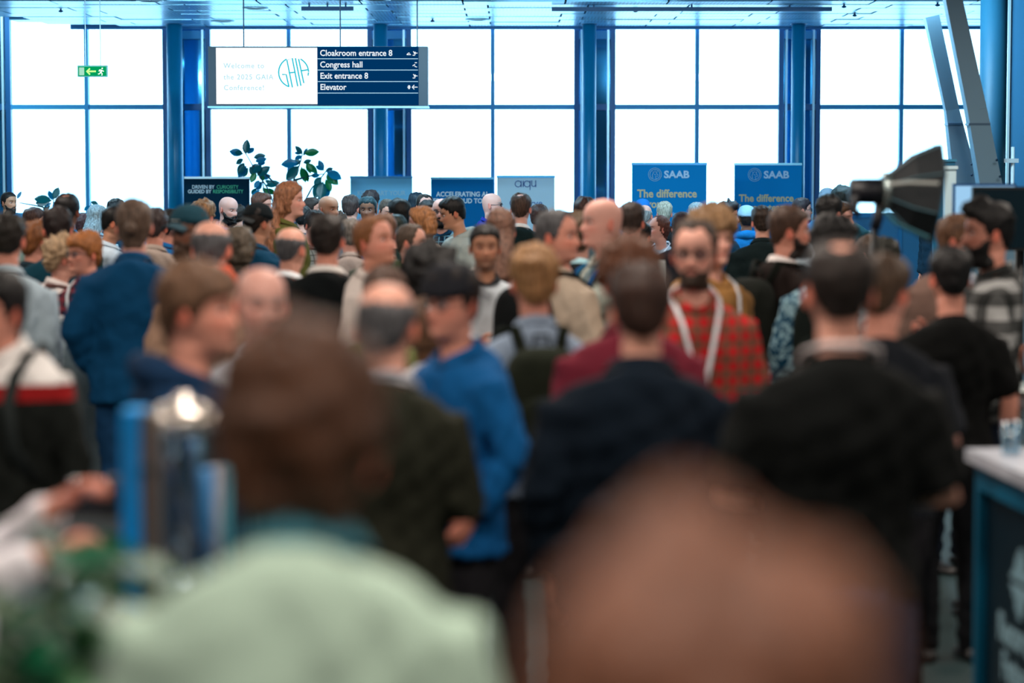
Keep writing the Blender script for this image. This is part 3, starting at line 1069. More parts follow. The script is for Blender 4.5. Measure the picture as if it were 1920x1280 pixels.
    bo = body.build('body', SKIN, root, smooth=True, colors=True)
    # ---- hair, beard, headwear
    if hs is not None:
        hm = hair_object('hair', hs, tilt, root, 44 if near else 34, 46 if near else 34, i)
        if p.get('cap'):
            pass
        hm.build('hair', hair_mat(p['hc']), root, smooth=True)
    if p.get('beard'):
        th = p['beard']
        A = angs(36); R = crom(HR, 44); Q = ring_points(R, A)
        Q = face_shape(Q, A)
        deg = np.degrees(np.minimum(A, 2 * PI - A))
        zt = np.interp(deg, [0, 12, 22, 40, 60, 78, 88, 95], [.068, .067, .060, .050, .056, .09, .09, -.2])[None, :]
        z = Q[..., 2]
        m = sstep(zt + .004, zt - .004, z) * sstep(-.028, -.012, z) * (deg < 94)[None, :]
        mouth = np.exp(-(Q[..., 0] / .020) ** 2 - ((z - .048) / .0065) ** 2) * (np.cos(A) > 0)[None, :]
        m = m * (1 - np.clip(mouth * 1.5, 0, 1))
        N = Q - np.array((0, .0, .08)); N /= np.linalg.norm(N, axis=-1)[..., None]
        t_ = th * (1 + .5 * pnoise(Q, 150, i)) * (1 + 1.2 * sstep(.03, -.005, z))
        Q = Q + N * (m * t_ - (1 - m) * .009)[..., None]
        Q[..., 0] *= fwid
        mbb = MB(); Fc = []
        for ii in range(43):
            for jj in range(36):
                j2 = (jj + 1) % 36
                if max(m[ii, jj], m[ii, j2], m[ii + 1, jj], m[ii + 1, j2]) > .02:
                    Fc.append((ii * 36 + jj, ii * 36 + j2, (ii + 1) * 36 + j2, (ii + 1) * 36 + jj))
        Vb = Q.reshape(-1, 3); used = sorted(set(x for f in Fc for x in f)); rm = {x: y for y, x in enumerate(used)}
        mbb.add(tilt(Vb[used]), [tuple(rm[x] for x in f) for f in Fc])
        mbb.build('beard', hair_mat(p.get('beardc', p['hc'])), root, smooth=True)
    if p.get('cap'):
        rev = p['cap'].get('rev', False)
        A = angs(36, 0); R = crom(HR, 44); Q = ring_points(R, A); z = Q[..., 2]
        line = (.150 + .014 * np.cos(A))[None, :] if not p['cap'].get('beanie') else (.120 + .03 * np.cos(A))[None, :]
        m = sstep(line - .006, line + .002, z)
        N = Q - np.array((0, 0, .10)); N /= np.linalg.norm(N, axis=-1)[..., None]
        Q = Q + N * (m * (.020 + .006 * sstep(.18, .23, z)) - (1 - m) * .01)[..., None]
        if rev: Q[..., 1] *= -1; Q[..., 0] *= -1
        cm = MB(); Fc = []
        for ii in range(43):
            for jj in range(36):
                j2 = (jj + 1) % 36
                if max(m[ii, jj], m[ii + 1, jj], m[ii, j2], m[ii + 1, j2]) > .02:
                    Fc.append((ii * 36 + jj, ii * 36 + j2, (ii + 1) * 36 + j2, (ii + 1) * 36 + jj))
        Fc.append(tuple(43 * 36 + j for j in range(36)))
        cm.add(tilt(Q.reshape(-1, 3)), Fc)
        cmat = cloth(p['cap']['c'])
        cap = cm.build('cap', cmat, root, smooth=True)
        if not p['cap'].get('beanie'):
            fs = -1 if not rev else 1
            U = []
            for r_ in (.0, .35, .7, 1.0):
                for q in np.linspace(-1, 1, 13):
                    x_ = .072 * math.sin(q * 1.35)
                    y_ = .085 + .03 * math.cos(q * 1.35) * .6
                    ex = .075 * r_ * max(0, math.cos(q * 1.3)) ** .6
                    U.append((x_, fs * (y_ + ex), .160 - .018 * r_ - .035 * (x_ / .08) ** 2 * 1.0))
            U = np.array(U); U2 = U + np.array((0, 0, .005))
            n0 = len(U); Fb = grid_faces(4, 13, False)
            bm_ = MB(); bm_.add(tilt(np.concatenate([U, U2])), Fb + [tuple(x + n0 for x in f[::-1]) for f in Fb] +
                                [(39 + j, 40 + j, 40 + j + n0, 39 + j + n0) for j in range(12)])
            bm_.build('brim', plain('cap_brim', p['cap'].get('bc', p['cap']['c']), .8), cap, smooth=True)
        if p['cap'].get('patch'):
            pm_ = MB(); q = []
            for u in (-.03, 0, .03):
                for v in (.172, .200):
                    q.append((u, -.117 + abs(u) * .2 + (v - .172) * .45, v))
            pm_.add(tilt(np.array(q)), [(0, 2, 3, 1), (2, 4, 5, 3)])
            pm_.build('cap_patch', plain('pale_patch', p['cap']['patch'], .8), cap)
    if p.get('glasses'):
        gm = MB(); gl = MB()
        for s in (-1, 1):
            t = np.linspace(0, 2 * PI, 17)
            pts = np.stack([s * .033 + .024 * np.cos(t), -.108 + .006 * np.abs(np.cos(t)) + 0 * t + .004 * (s * np.cos(t) > 0), .116 + .018 * np.sin(t)], -1)
            gm.tube(tilt(pts), .0030, 5, False)
            n = len(pts) - 1
            gl.add(tilt(pts[:-1]), [tuple(range(n))])
            gm.tube(tilt(np.array([(s * .057, -.102, .120), (s * .078, -.06, .120), (s * .083, .01, .118)])), .0022, 5)
        gm.tube(tilt(np.array([(-.010, -.113, .119), (0, -.116, .121), (.010, -.113, .119)])), .0022, 5)
        go = gm.build('glasses', plain('dark_spectacle_frame', p['glasses'] if isinstance(p['glasses'], tuple) else (25, 22, 24), .3), root, smooth=True)
        gl.build('lens', glass_mat('spectacle_lens', (215, 225, 230), .16, .05), go)
    # ---- clothes
    vox = .014 if (D < 9 and not p.get('rough')) else .022
    kind = p['kind']
    top_me = garment(kind, pose, vox)
    tm = cloth(p['tc'], p.get('pat'), p.get('pc'))
    nm = {'tee': 't_shirt', 'shirt': 'shirt', 'jacket': 'jacket', 'hoodie': 'hoodie', 'coat': 'coat', 'puff': 'padded_jacket'}[kind]
    top_o = obj(nm, top_me, tm, root)
    obj('trousers', garment('trousers', 'x', .024), cloth(p.get('leg', rs_.choice([(22, 30, 44), (18, 20, 24), (34, 48, 72), (30, 30, 34)]))), root)
    for s in (-1, 1):
        obj('shoe', shoe_mesh(s), plain('dark_shoe', (24, 24, 26), .5), root)
    A = angs(24, 0)
    if kind in ('shirt', 'jacket', 'coat') or p.get('collar'):
        T = np.array([(-.076, 1.450, .088, 1.505, .076), (-.066, 1.478, .080, 1.540, .068), (-.074, 1.480, .088, 1.542, .075), (-.094, 1.452, .102, 1.512, .094)])
        T[:, [0, 2]] += HO[1] * .35
        Q = ring_points(T, A, .95, False)
        cut = np.clip(np.cos(A), 0, 1) ** 6
        Q[..., 2] -= (.02 * cut)[None, :] * np.array([0, 1, 1, .3])[:, None]
        cb = MB().add(Q.reshape(-1, 3), grid_faces(4, 24)[::-1])
        cb.build('collar', cloth(p['collar']) if p.get('collar') else tm, top_o, smooth=True)
    elif kind == 'tee' or kind == 'puff':
        Q = ring_points(np.array([(-.070, 1.446, .086, 1.508, .074)]), A, .95, False)[0]
        MB().tube(np.vstack([Q, Q[:1]]), .0065, 6, False).build('neckband', tm, top_o, smooth=True)
    if kind == 'hoodie' or p.get('hood'):
        t = np.linspace(-2.5, 2.5, 17)
        up = p.get('hoodup', 0)
        pts = np.stack([(.105 - up * .3) * np.sin(t), .030 + (.085 - up * .1) * np.cos(t), 1.468 + up + .030 * np.cos(t)], -1)
        rr = .028 + .022 * np.cos(t / 1.7)
        hb = MB().tube(pts, rr, 12)
        V = hb.v[0]; hb.v[0] = V + (V - np.array((0, .03, 1.46))) * (.06 * pnoise(V, 50, i))[:, None]
        hb.build('hood', cloth(p['hood']) if isinstance(p.get('hood'), tuple) else tm, top_o, smooth=True)
    if p.get('lan'):
        lm = cloth(p['lan'])
        t = np.linspace(0, 1, 12)
        pts = [(0, .105, 1.528)]
        for s in (1,):
            pass
        loop = []
        for s in (-1, 1):
            L = [(s * .0, .108, 1.530), (s * .045, .092, 1.530), (s * .080, .045, 1.512), (s * .088, -.02, 1.488), (s * .082, -.085, 1.455), (s * .066, -.132, 1.40), (s * .045, -.158, 1.31), (s * .022, -.168, 1.20), (s * .006, -.172, 1.13)]
            loop.append(L)
        lb = MB()
        for L in loop:
            lb.tube(L, .013 if D < 9 else .010, 6, True, None, (.28, (0, -1, .25)))
        lo_ = lb.build('lanyard', lm, root, smooth=True)
        MB().box((-.045, -.184, 1.00), (.045, -.178, 1.125)).build('badge', plain('white_badge', (225, 228, 230), .4), lo_)
    p['root'] = root; p['hands'] = hands; p['sc'] = sc
    if p.get('pack'):
        bp = empty('backpack', root.location, by); bp.scale = root.scale
        tag(bp, p['packlabel'], 'backpack')
        add = {'tee': .01, 'shirt': .016, 'jacket': .028, 'hoodie': .03, 'coat': .036, 'puff': .045}[kind]
        y0 = .118 + add
        m0 = cloth(p['pack'])
        def pillow(c, hx, hy_, hz, n=3.2):
            M0 = MB(); M0.ball((0, 0, 0), 1.0, 20, 14); V = M0.v[0]
            V = np.sign(V) * np.abs(V) ** (2 / n); V = V * np.array((hx, hy_, hz)) + np.array(c)
            return MB().add(V, M0.f)
        pillow((0, y0 + .085, 1.20), .155, .085, .23).build('pack_body', m0, bp, smooth=True)
        pillow((0, y0 + .175, 1.12), .115, .030, .13).build('front_pocket', m0, bp, smooth=True)
        MB().tube([(-.03, y0 + .03, 1.43), (-.025, y0 + .03, 1.47), (.025, y0 + .03, 1.47), (.03, y0 + .03, 1.43)], .006, 6).build('top_handle', m0, bp, smooth=True)
        for s in (-1, 1):
            yy = -(.128 + add)
            MB().tube([(s * .07, y0 + .03, 1.40), (s * .095, .10 + add, 1.475 + add), (s * .115, .0, 1.465 + add), (s * .125, yy * .75, 1.42), (s * .125, yy - .01, 1.33), (s * .135, yy - .004, 1.20), (s * .165, yy * .6, 1.10), (s * .178, .05, 1.05), (s * .13, y0 + .04, 1.03)],
                      .024, 8, True, None, (.3, (0, -1, .2))).build('strap', m0, bp, smooth=True)
    return root
# ================================================================== the crowd (pixel x, pixel y of the hair top, head height in pixels, facing)
BR, DK, BK, GI, BL, GR, LG, AU = (78, 52, 38), (38, 28, 24), (16, 15, 17), (170, 98, 48), (176, 142, 96), (96, 96, 100), (165, 165, 165), (104, 60, 44)
P = person
# --- nearest heads, far out of focus
P(1325, 1035, 700, 168, 'wavy', (128, 76, 48), 'o', 'jacket', (120, 78, 52), 'huge blurred brown-haired head nearest the camera at the bottom right', D=1.32, pose='down', pin=1)
P(560, 618, 400, 178, 'wavy', (92, 58, 38), 'o', 'shirt', (186, 214, 196), 'blurred brown-haired man in a pale mint green shirt at the bottom centre-left', D=3.0, pose='both', pin=1, drop=-.05, wide=.9, collar=(60, 120, 135))
# --- second rank
P(1577, 450, 150, 180, 'spot', DK, 'o', 'tee', (13, 16, 16), 'broad-backed man in a plain black t-shirt with a thin bald spot, right of centre', D=6.35, pose='both', lan=(225, 215, 215), wide=1.1)
P(1203, 493, 150, 178, 'short', (64, 42, 34), 'o', 'jacket', (7, 20, 32), 'dark-haired man in a very dark navy jacket seen from behind at the centre', D=6.8, pose='tuck', wide=1.16)
P(722, 530, 150, 172, 'horse', GR, 'o', 'shirt', (36, 38, 29), 'balding man with grey sides and a white collar in a dark olive shirt, from behind', D=6.7, pose='both', collar=(215, 220, 228), lan=(205, 212, 225))
P(857, 488, 140, -38, 'short', DK, 'r', 'jacket', (10, 84, 142), 'smiling man in a black cap, dark glasses and a bright blue jacket', D=8.0, cap=dict(c=(34, 36, 42), rev=True), glasses=(20, 14, 18), stub=.25, pose='pocket', by=-60)
P(485, 500, 148, 18, 'bald', LG, 'p', 'shirt', (190, 195, 205), 'smiling bald man facing the camera beside the man in the navy hoodie', D=7.6, stub=.1, pose='both', by=30, glasses=0)
P(352, 488, 152, 82, 'side', (120, 88, 66), 'r', 'hoodie', (16, 44, 74), 'brown-haired man in profile in a navy blue hoodie at the left', D=6.7, pose='pocket', by=105)
P(-4, 503, 150, -35, 'short', BK, 'r', 'shirt', (228, 226, 224), 'man cut by the left edge in a white, red and black banded sweater', D=7.5, drop=-.06, pat='bands', pose='down', by=-20, pack=(40, 46, 46), packlabel='dark backpack on the man in the banded sweater at the left edge')
P(-150, 610, 220, 100, 'short', DK, 'r', 'shirt', (226, 224, 230), 'person in a white shirt beyond the left edge with both hands over the bar', D=5.0, pose='reach', pin=1)
# --- third rank
P(1655, 478, 122, 150, 'short', (84, 62, 44), 'r', 'tee', (26, 30, 36), 'brown-haired man behind the right shoulder of the broad black t-shirt man', D=8.3, pose='both', by=170)
P(1003, 460, 122, 188, 'side', (176, 130, 84), 'r', 'shirt', (150, 168, 190), 'sandy-haired man in a light blue-grey shirt with a dark backpack', D=9.0, pat='heather', pc=(110, 128, 150), pose='down', pack=(30, 36, 26), packlabel='dark green backpack on the sandy-haired man')
P(1182, 446, 118, 188, 'curly', (120, 72, 46), 'r', 'shirt', (120, 40, 56), 'curly brown-haired man in a maroon top behind the navy jacket', D=8.25, pose='tuck', wide=1.1)
P(1303, 412, 114, -12, 'recede', (66, 48, 36), 'l', 'shirt', (200, 30, 38), 'bearded man with glasses in a red checked shirt with a white lanyard', D=9.5, pat='plaid', pc=(104, 84, 66), glasses=(24, 20, 20), beard=.005, pose='down', by=5, lan=(228, 230, 236))
P(1785, 463, 104, 184, 'short', BK, 'r', 'tee', (10, 12, 12), 'man in a black t-shirt with bare forearms before the softbox at the right', D=10.0, pose='down', wide=1.02)
P(1864, 378, 104, -88, 'quiff', BK, 'r', 'shirt', (160, 162, 162), 'tall black-bearded man in a grey and black plaid shirt at the right edge', D=11.1, pat='bigplaid', pc=(16, 20, 20), beard=.014, pose='holdR', by=-100)
P(803, 462, 105, 185, 'afro', BK, 'd', 'tee', (26, 36, 36), 'person with round black hair just behind the man in the black cap', D=10.2, pose='both')
P(718, 500, 100, 160, 'side', BR, 'r', 'shirt', (96, 104, 62), 'brown-haired person in an olive green shirt behind the balding man', D=9.6, pose='chinL')
P(806, 556, 95, 175, 'bob', (120, 84, 58), 'r', 'tee', (222, 220, 222), 'short person in a white top between the balding man and the bright blue jacket', D=9.4, pose='both')
P(394, 414, 98, 176, 'horse', GR, 'o', 'jacket', (160, 128, 108), 'balding grey-haired man with a bright orange hood at the left', D=10.9, hood=(228, 80, 36), hoodup=.05, pose='down')
P(1330, 387, 96, 28, 'curly', (176, 136, 96), 'l', 'jacket', (168, 122, 70), 'curly blond-haired man in a camel brown jacket behind the red checked shirt', D=11.6, pose='down', by=40, lan=(225, 230, 235))
P(702, 405, 90, 58, 'recede', (150, 96, 56), 'r', 'shirt', (206, 196, 190), 'ginger-haired man in profile in a pale shirt looking up to the right', D=12.2, pitch=-10, stub=.5, pose='down', by=70)
P(612, 402, 88, 176, 'short', DK, 'r', 'jacket', (10, 16, 18), 'brown-haired man in a black sweater with a white collar, from behind', D=12.4, collar=(222, 218, 214), pose='both', wide=1.16)
P(542, 427, 86, 155, 'horseb', GR, 'o', 'jacket', (12, 20, 26), 'close-cropped grey-haired man in a dark suit with white collar', D=13.4, collar=(220, 225, 230), pose='tuck')
P(250, 373, 88, 180, 'bun', (112, 90, 76), 'l', 'jacket', (6, 66, 106), 'tall person with a hair bun in a denim blue jacket, from behind', D=12.3, pose='pocket', leg=(22, 62, 100), wide=1.02)
P(360, 382, 88, -35, 'crop', DK, 'd', 'jacket', (20, 28, 34), 'bearded man in a dark teal cap with a pale patch', D=13.2, cap=dict(c=(28, 66, 80), patch=(160, 165, 160)), beard=.012, beardc=(84, 60, 44), glasses=(30, 30, 34), pose='both', lan=(215, 220, 225))
P(1037, 393, 90, 70, 'recede', GR, 'r', 'shirt', (188, 172, 154), 'balding man in profile facing right in a beige shirt at the centre', D=12.0, stub=.35, pose='both', by=140, pack=(14, 18, 20), packlabel='black backpack on the beige shirt of the balding profile man at the centre')
P(1085, 398, 76, 172, 'messy', (96, 74, 52), 'l', 'jacket', (14, 18, 22), 'wavy brown-haired person in a black coat with a pale collar at the centre', D=14.1, pose='both', collar=(150, 190, 200))
P(1138, 372, 86, -72, 'bald', LG, 'p', 'shirt', (160, 168, 160), 'bald man facing left with one hand on his chin', D=12.9, pose='chinL', by=-72, lan=(20, 110, 140), pack=(0, 74, 130), packlabel='blue backpack on the bald man with his hand on his chin')
P(908, 420, 76, 4, 'crop', BK, 't', 'shirt', (196, 206, 214), 'dark-haired man facing the camera at the centre with a short beard', D=13.3, stub=.7, pose='both', by=14, collar=(40, 44, 48))
P(938, 392, 74, 174, 'long', (128, 92, 76), 'l', 'shirt', (214, 210, 206), 'woman with long brown hair in a white top behind the facing man', D=14.8, pose='both')
P(1473, 386, 84, 96, 'crop', (86, 60, 46), 'r', 'jacket', (34, 26, 24), 'man with a short dark beard in a black jacket in profile at the right', D=12.8, beard=.008, beardc=DK, pose='down', by=125, collar=(224, 216, 214), pack=(22, 26, 22), packlabel='black backpack on the profile man in the black jacket')
P(1560, 404, 80, 110, 'messy', BK, 'r', 'shirt', (22, 72, 100), 'dark-haired man in a blue and white mottled shirt left of the broad black t-shirt', D=11.8, pat='camo', pc=(150, 190, 205), pose='down', by=165, pack=(16, 24, 22), packlabel='black backpack on the mottled blue shirt')
P(1790, 402, 86, 72, 'recede', (120, 84, 60), 'r', 'jacket', (126, 100, 90), 'balding man in a light brown jacket in profile under the softbox', D=12.3, pose='holdL', wide=1.18, lan=(226, 228, 232), by=30, collar=(190, 205, 225))
P(1661, 446, 72, 185, 'short', (34, 36, 26), 'l', 'jacket', (24, 34, 36), 'dark-haired person low beneath the softbox', D=13.4, pose='both')
P(12, 400, 92, 184, 'short', (36, 30, 24), 'r', 'shirt', (178, 198, 210), 'dark-haired person in a pale blue-grey shirt at the left edge, from behind', D=12.4, pose='tuck')
P(60, 415, 74, 150, 'side', (150, 92, 50), 'r', 'shirt', (30, 50, 60), 'ginger-haired person near the left edge looking away to the right', D=14.8, pose='both')
P(110, 440, 76, 120, 'curly', (200, 168, 132), 'l', 'shirt', (214, 206, 204), 'person with curly blond hair in a pale top with a bag strap', D=14.8, pose='tuck', pack=(120, 86, 84), packlabel='reddish backpack on the curly blond person')
P(163, 433, 76, -48, 'side', (186, 116, 62), 'r', 'shirt', (26, 34, 50), 'laughing ginger-haired person with glasses in a dark plaid shirt holding a cup', D=14.2, pat='plaid', pc=(128, 50, 60), glasses=(70, 60, 70), pose='holdL', by=-25, lan=(210, 218, 225))
P(445, 424, 76, 170, 'bob', (96, 84, 70), 'l', 'jacket', (20, 30, 30), 'woman with shoulder-length grey-brown hair behind the orange hood', D=14.0, pose='both')
P(107, 388, 72, 190, 'short', (36, 22, 22), 'r', 'shirt', (14, 60, 76), 'dark-haired man above the curly blond person, from behind', D=15.0, pose='both', glasses=(60, 70, 80))
P(765, 420, 68, 78, 'recede', (92, 76, 64), 'o', 'jacket', (62, 74, 52), 'balding grey-haired man in an olive jacket in profile', D=15.8, pose='both')
P(719, 401, 66, 188, 'short', (124, 84, 60), 'l', 'shirt', (90, 96, 88), 'light brown-haired head just behind the ginger-haired man', D=16.4, pose='both')
P(203, 386, 58, 100, 'crop', BK, 't', 'shirt', (196, 216, 232), 'dark-haired man with glasses in a pale blue shirt left of the hair bun', D=18.4, glasses=(24, 24, 28), pitch=10, pose='both', stub=.4)
P(289, 390, 64, 172, 'short', (70, 56, 56), 'r', 'jacket', (172, 156, 146), 'brown-haired man in a beige jacket right of the denim jacket', D=17.0, pose='both')
P(318, 392, 62, 128, 'crop', BK, 'r', 'shirt', (20, 92, 150), 'black-haired man in a blue shirt turned away next to the round column', D=18.2, pose='both', stub=.4)
P(478, 379, 62, 140, 'crop', DK, 't', 'jacket', (8, 62, 92), 'man in a black backward cap and a dark blue jacket', D=16.8, cap=dict(c=(20, 28, 32), rev=True), pose='both', wide=1.1)
P(1183, 380, 62, 168, 'short', (60, 44, 38), 'r', 'shirt', (180, 186, 184), 'dark-haired man in a pale grey top directly behind the bald man', D=16.6, pose='both')
P(1552, 365, 60, 150, 'short', BK, 'l', 'shirt', (190, 205, 215), 'black-haired man in a pale shirt left of the softbox', D=17.8, pose='both')
P(124, 363, 58, 176, 'spot', BK, 'd', 'jacket', (20, 46, 42), 'tall dark-haired man in a dark green jacket with a bald spot, at the left', D=18.2, pose='both')
P(537, 341, 56, 82, 'longw', (176, 118, 84), 'l', 'jacket', (88, 90, 44), 'tall woman with long wavy golden hair in profile', D=19.2, pose='both', by=110)
# --- far ranks by the windows
P(60, 389, 52, 105, 'short', (92, 66, 60), 'o', 'shirt', (180, 205, 190), 'brown-haired man in profile between the left edge and the rubber plant', D=21.2, pose='both')
P(14, 360, 40, 52, 'buzz', DK, 't', 'tee', (40, 120, 140), 'close-cropped bearded man with a headset microphone by the left windows', D=28.4, beard=.007, pose='down')
P(155, 400, 46, 175, 'short', (82, 50, 54), 'r', 'tee', (60, 90, 100), 'small reddish-brown head low beside the tall man with the bald spot', D=23.5, pose='both')
P(180, 384, 46, 160, 'long', (176, 196, 205), 'l', 'shirt', (170, 205, 220), 'woman with long pale straight hair by the left windows', D=22.8, pose='both')
P(216, 373, 46, 176, 'short', BK, 'l', 'tee', (30, 60, 80), 'black-haired head just left of the hair bun', D=24.5, pose='both')
P(379, 374, 54, 165, 'messy', (190, 140, 96), 'l', 'jacket', (150, 120, 105), 'blond head right behind the dark teal cap', D=20.5, pose='both')
P(421, 368, 48, 52, 'bald', LG, 'p', 'shirt', (10, 74, 130), 'bald man with a full dark beard in a blue shirt before the dark banner', D=23.5, beard=.014, beardc=BK, pitch=10, pose='both')
P(446, 383, 40, 185, 'short', DK, 'l', 'shirt', (206, 186, 170), 'small dark-haired head in a cream top right of the bald bearded man', D=26.5, pose='both')
P(487, 361, 48, 72, 'short', AU, 'r', 'shirt', (120, 150, 160), 'auburn-haired man behind the black backward cap', D=24.5, pose='both')
P(582, 370, 44, 80, 'crop', (58, 44, 40), 'r', 'shirt', (60, 100, 120), 'dark-haired man facing right behind the golden-haired woman', D=26.0, pose='both')
P(567, 386, 44, 172, 'crop', BK, 'l', 'tee', (40, 80, 90), 'black cap-like head of hair low right of the golden-haired woman', D=24.0, pose='both')
P(582, 392, 54, 40, 'short', (46, 40, 42), 'p', 'shirt', (140, 150, 150), 'dark-haired man looking down in a patterned shirt right of the golden hair', D=20.3, pitch=18, pose='both', pat='check', pc=(60, 70, 70))
P(613, 367, 52, 48, 'bald', BR, 't', 'shirt', (120, 140, 150), 'tan bald man looking right before the windows', D=22.0, stub=.35, pose='both')
P(632, 399, 46, 170, 'curly', BR, 'l', 'tee', (90, 110, 120), 'small curly brown head below the tan bald man', D=23.5, pose='both')
P(656, 410, 56, 184, 'short', (140, 134, 128), 'p', 'shirt', (160, 150, 146), 'grey-haired head low left of the ginger-haired man', D=17.8, pose='both')
P(657, 366, 48, 168, 'short', (72, 56, 54), 'l', 'tee', (120, 170, 200), 'brown-haired man from behind at the left edge of the pale blue banner', D=24.5, pose='both')
P(693, 357, 44, 150, 'side', (52, 40, 44), 'p', 'tee', (80, 120, 150), 'dark-haired tall head over the pale blue banner', D=27.0, pose='both')
P(690, 368, 48, -4, 'crop', (40, 74, 84), 'd', 'tee', (20, 130, 180), 'shaded bearded man in a bright blue top facing the camera at the pale banner', D=23.4, stub=.4, pose='both')
P(722, 372, 48, 25, 'buzz', (90, 74, 64), 'o', 'tee', (120, 130, 150), 'short-haired man looking down right of the shaded man', D=24.6, pitch=15, pose='both')
P(751, 373, 54, -140, 'short', BK, 'p', 'jacket', (30, 60, 62), 'black-haired man turned away to the left at the right end of the pale banner', D=20.6, pose='both')
P(742, 402, 50, 175, 'short', (26, 40, 36), 'p', 'tee', (26, 46, 44), 'dark head low beneath the black-haired man', D=19.0, pose='both')
P(766, 402, 48, 170, 'crop', BK, 'p', 'tee', (26, 46, 54), 'dark head low left of the ginger bob', D=22.6, pose='both')
P(779, 361, 44, 165, 'short', (24, 44, 60), 'l', 'tee', (60, 90, 110), 'dark-haired head between the pale banner and the mid-blue banner', D=27.4, pose='both')
P(796, 364, 46, 20, 'recede', DK, 'p', 'tee', (90, 120, 140), 'man with a high forehead between two banners facing the camera', D=25.0, pose='both', lean=0)
P(800, 375, 44, 30, 'crop', DK, 'p', 'tee', (70, 100, 120), 'half-hidden face directly above the ginger bob', D=22.4, pose='both')
P(796, 387, 58, -98, 'bob', (168, 112, 68), 'p', 'jacket', (196, 184, 172), 'person with ginger bobbed hair in a cream jacket in profile facing left', D=18.8, pose='both')
P(828, 372, 50, -8, 'bald', DK, 'p', 'shirt', (18, 40, 62), 'bald bearded man with glasses in a dark blue checked shirt facing the camera', D=22.0, pat='check', pc=(120, 180, 205), beard=.011, beardc=BK, glasses=(30, 26, 30), pose='down', collar=(10, 60, 90))
P(862, 368, 52, -84, 'short', BK, 't', 'hoodie', (164, 176, 174), 'black-haired man in a light grey hoodie in profile looking down', D=20.4, pitch=14, pose='both', by=-70)
P(918, 362, 46, 84, 'bald', LG, 'p', 'shirt', (18, 40, 130), 'bald man with glasses in a blue shirt in profile by the mid-blue banner', D=25.0, glasses=(24, 24, 40), pose='both')
P(976, 362, 52, 170, 'spot', (86, 62, 50), 'l', 'jacket', (16, 34, 36), 'brown-haired man with bald spot and white collar before the palest banner', D=20.8, pose='both', collar=(230, 228, 226))
P(1009, 383, 48, 150, 'crop', (74, 44, 36), 'r', 'tee', (40, 60, 70), 'auburn head low right of the man with the white collar', D=23.0, pose='both')
P(1092, 369, 54, 20, 'side', (72, 44, 40), 'p', 'tee', (90, 110, 120), 'brown-haired man looking down left of the bald man, by the round column', D=20.6, pitch=12, pose='both')
P(1205, 372, 44, 180, 'crop', (40, 110, 180), 'l', 'tee', (20, 60, 120), 'head with a blue knit cap at the left edge of the first tall blue banner', D=27.0, cap=dict(c=(30, 110, 190), beanie=1), pose='both')
P(1208, 384, 44, 170, 'horseb', LG, 'p', 'jacket', (16, 26, 32), 'white-haired balding man in black before the first tall blue banner', D=24.6, pose='both', pack=(10, 12, 16), packlabel='black backpack before the first tall blue banner')
P(1246, 378, 44, 175, 'short', (196, 192, 176), 'p', 'jacket', (14, 28, 34), 'silver-haired person in black before the first tall blue banner', D=26.0, pose='both')
P(1239, 404, 46, -76, 'bun', (110, 62, 50), 'p', 'tee', (170, 176, 186), 'young person with tied-back brown hair in a grey top with a lanyard', D=21.6, pose='holdR', lan=(222, 225, 238), by=-25)
P(1279, 398, 52, 178, 'long', (52, 28, 32), 'l', 'jacket', (24, 32, 44), 'person with long dark hair left of the curly blond man', D=19.6, pose='both')
P(1200, 415, 46, 160, 'short', BK, 'r', 'jacket', (20, 26, 30), 'small black-haired head at the shoulder of the pale grey top', D=19.4, pose='both')
P(1306, 380, 44, 175, 'short', (170, 190, 200), 'l', 'tee', (120, 150, 170), 'pale-haired head just left of the curly blond hair', D=25.6, pose='both')
P(1358, 378, 50, 95, 'quiff', (44, 38, 48), 'r', 'jacket', (20, 56, 80), 'dark-haired man in profile between the two tall blue banners', D=21.6, pose='both')
P(1400, 384, 46, 178, 'crop', DK, 'd', 'hoodie', (20, 110, 176), 'person in a pale grey cap and a bright blue hoodie', D=23.6, cap=dict(c=(150, 190, 215), rev=False), pose='both')
P(1430, 386, 56, 178, 'short', (58, 42, 32), 'o', 'jacket', (16, 30, 32), 'brown-haired man in a dark jacket before the second tall blue banner', D=19.4, pose='both', wide=1.08)
P(1500, 371, 44, 100, 'crop', (56, 44, 52), 'p', 'shirt', (90, 160, 180), 'dark-haired man at the right edge of the second tall blue banner', D=25.6, pose='both', glasses=(50, 40, 50))
P(1579, 348, 52, 175, 'short', (40, 60, 64), 'l', 'jacket', (40, 80, 90), 'tall dark-haired man against the bright window left of the softbox', D=22.0, pose='both')
P(1551, 352, 42, 170, 'crop', BR, 'l', 'tee', (60, 110, 150), 'person in a pale patterned cap against the bright window', D=27.0, cap=dict(c=(110, 130, 150), beanie=1), pose='both')
P(1571, 378, 54, 60, 'short', (88, 62, 40), 'p', 'shirt', (150, 140, 130), 'brown-haired pink-faced man low left of the softbox', D=19.4, pose='both')
P(1762, 371, 40, -40, 'crop', BK, 'r', 'jacket', (20, 44, 60), 'small head between the softbox and the white post', D=27.0, pose='both')
P(1628, 440, 60, 60, 'short', (100, 80, 66), 'p', 'shirt', (110, 104, 116), 'pink-faced person beneath the flash head of the softbox', D=16.2, pose='both')

settle()
for _i, _p in enumerate(PEOPLE):
    build_person(_i, _p)

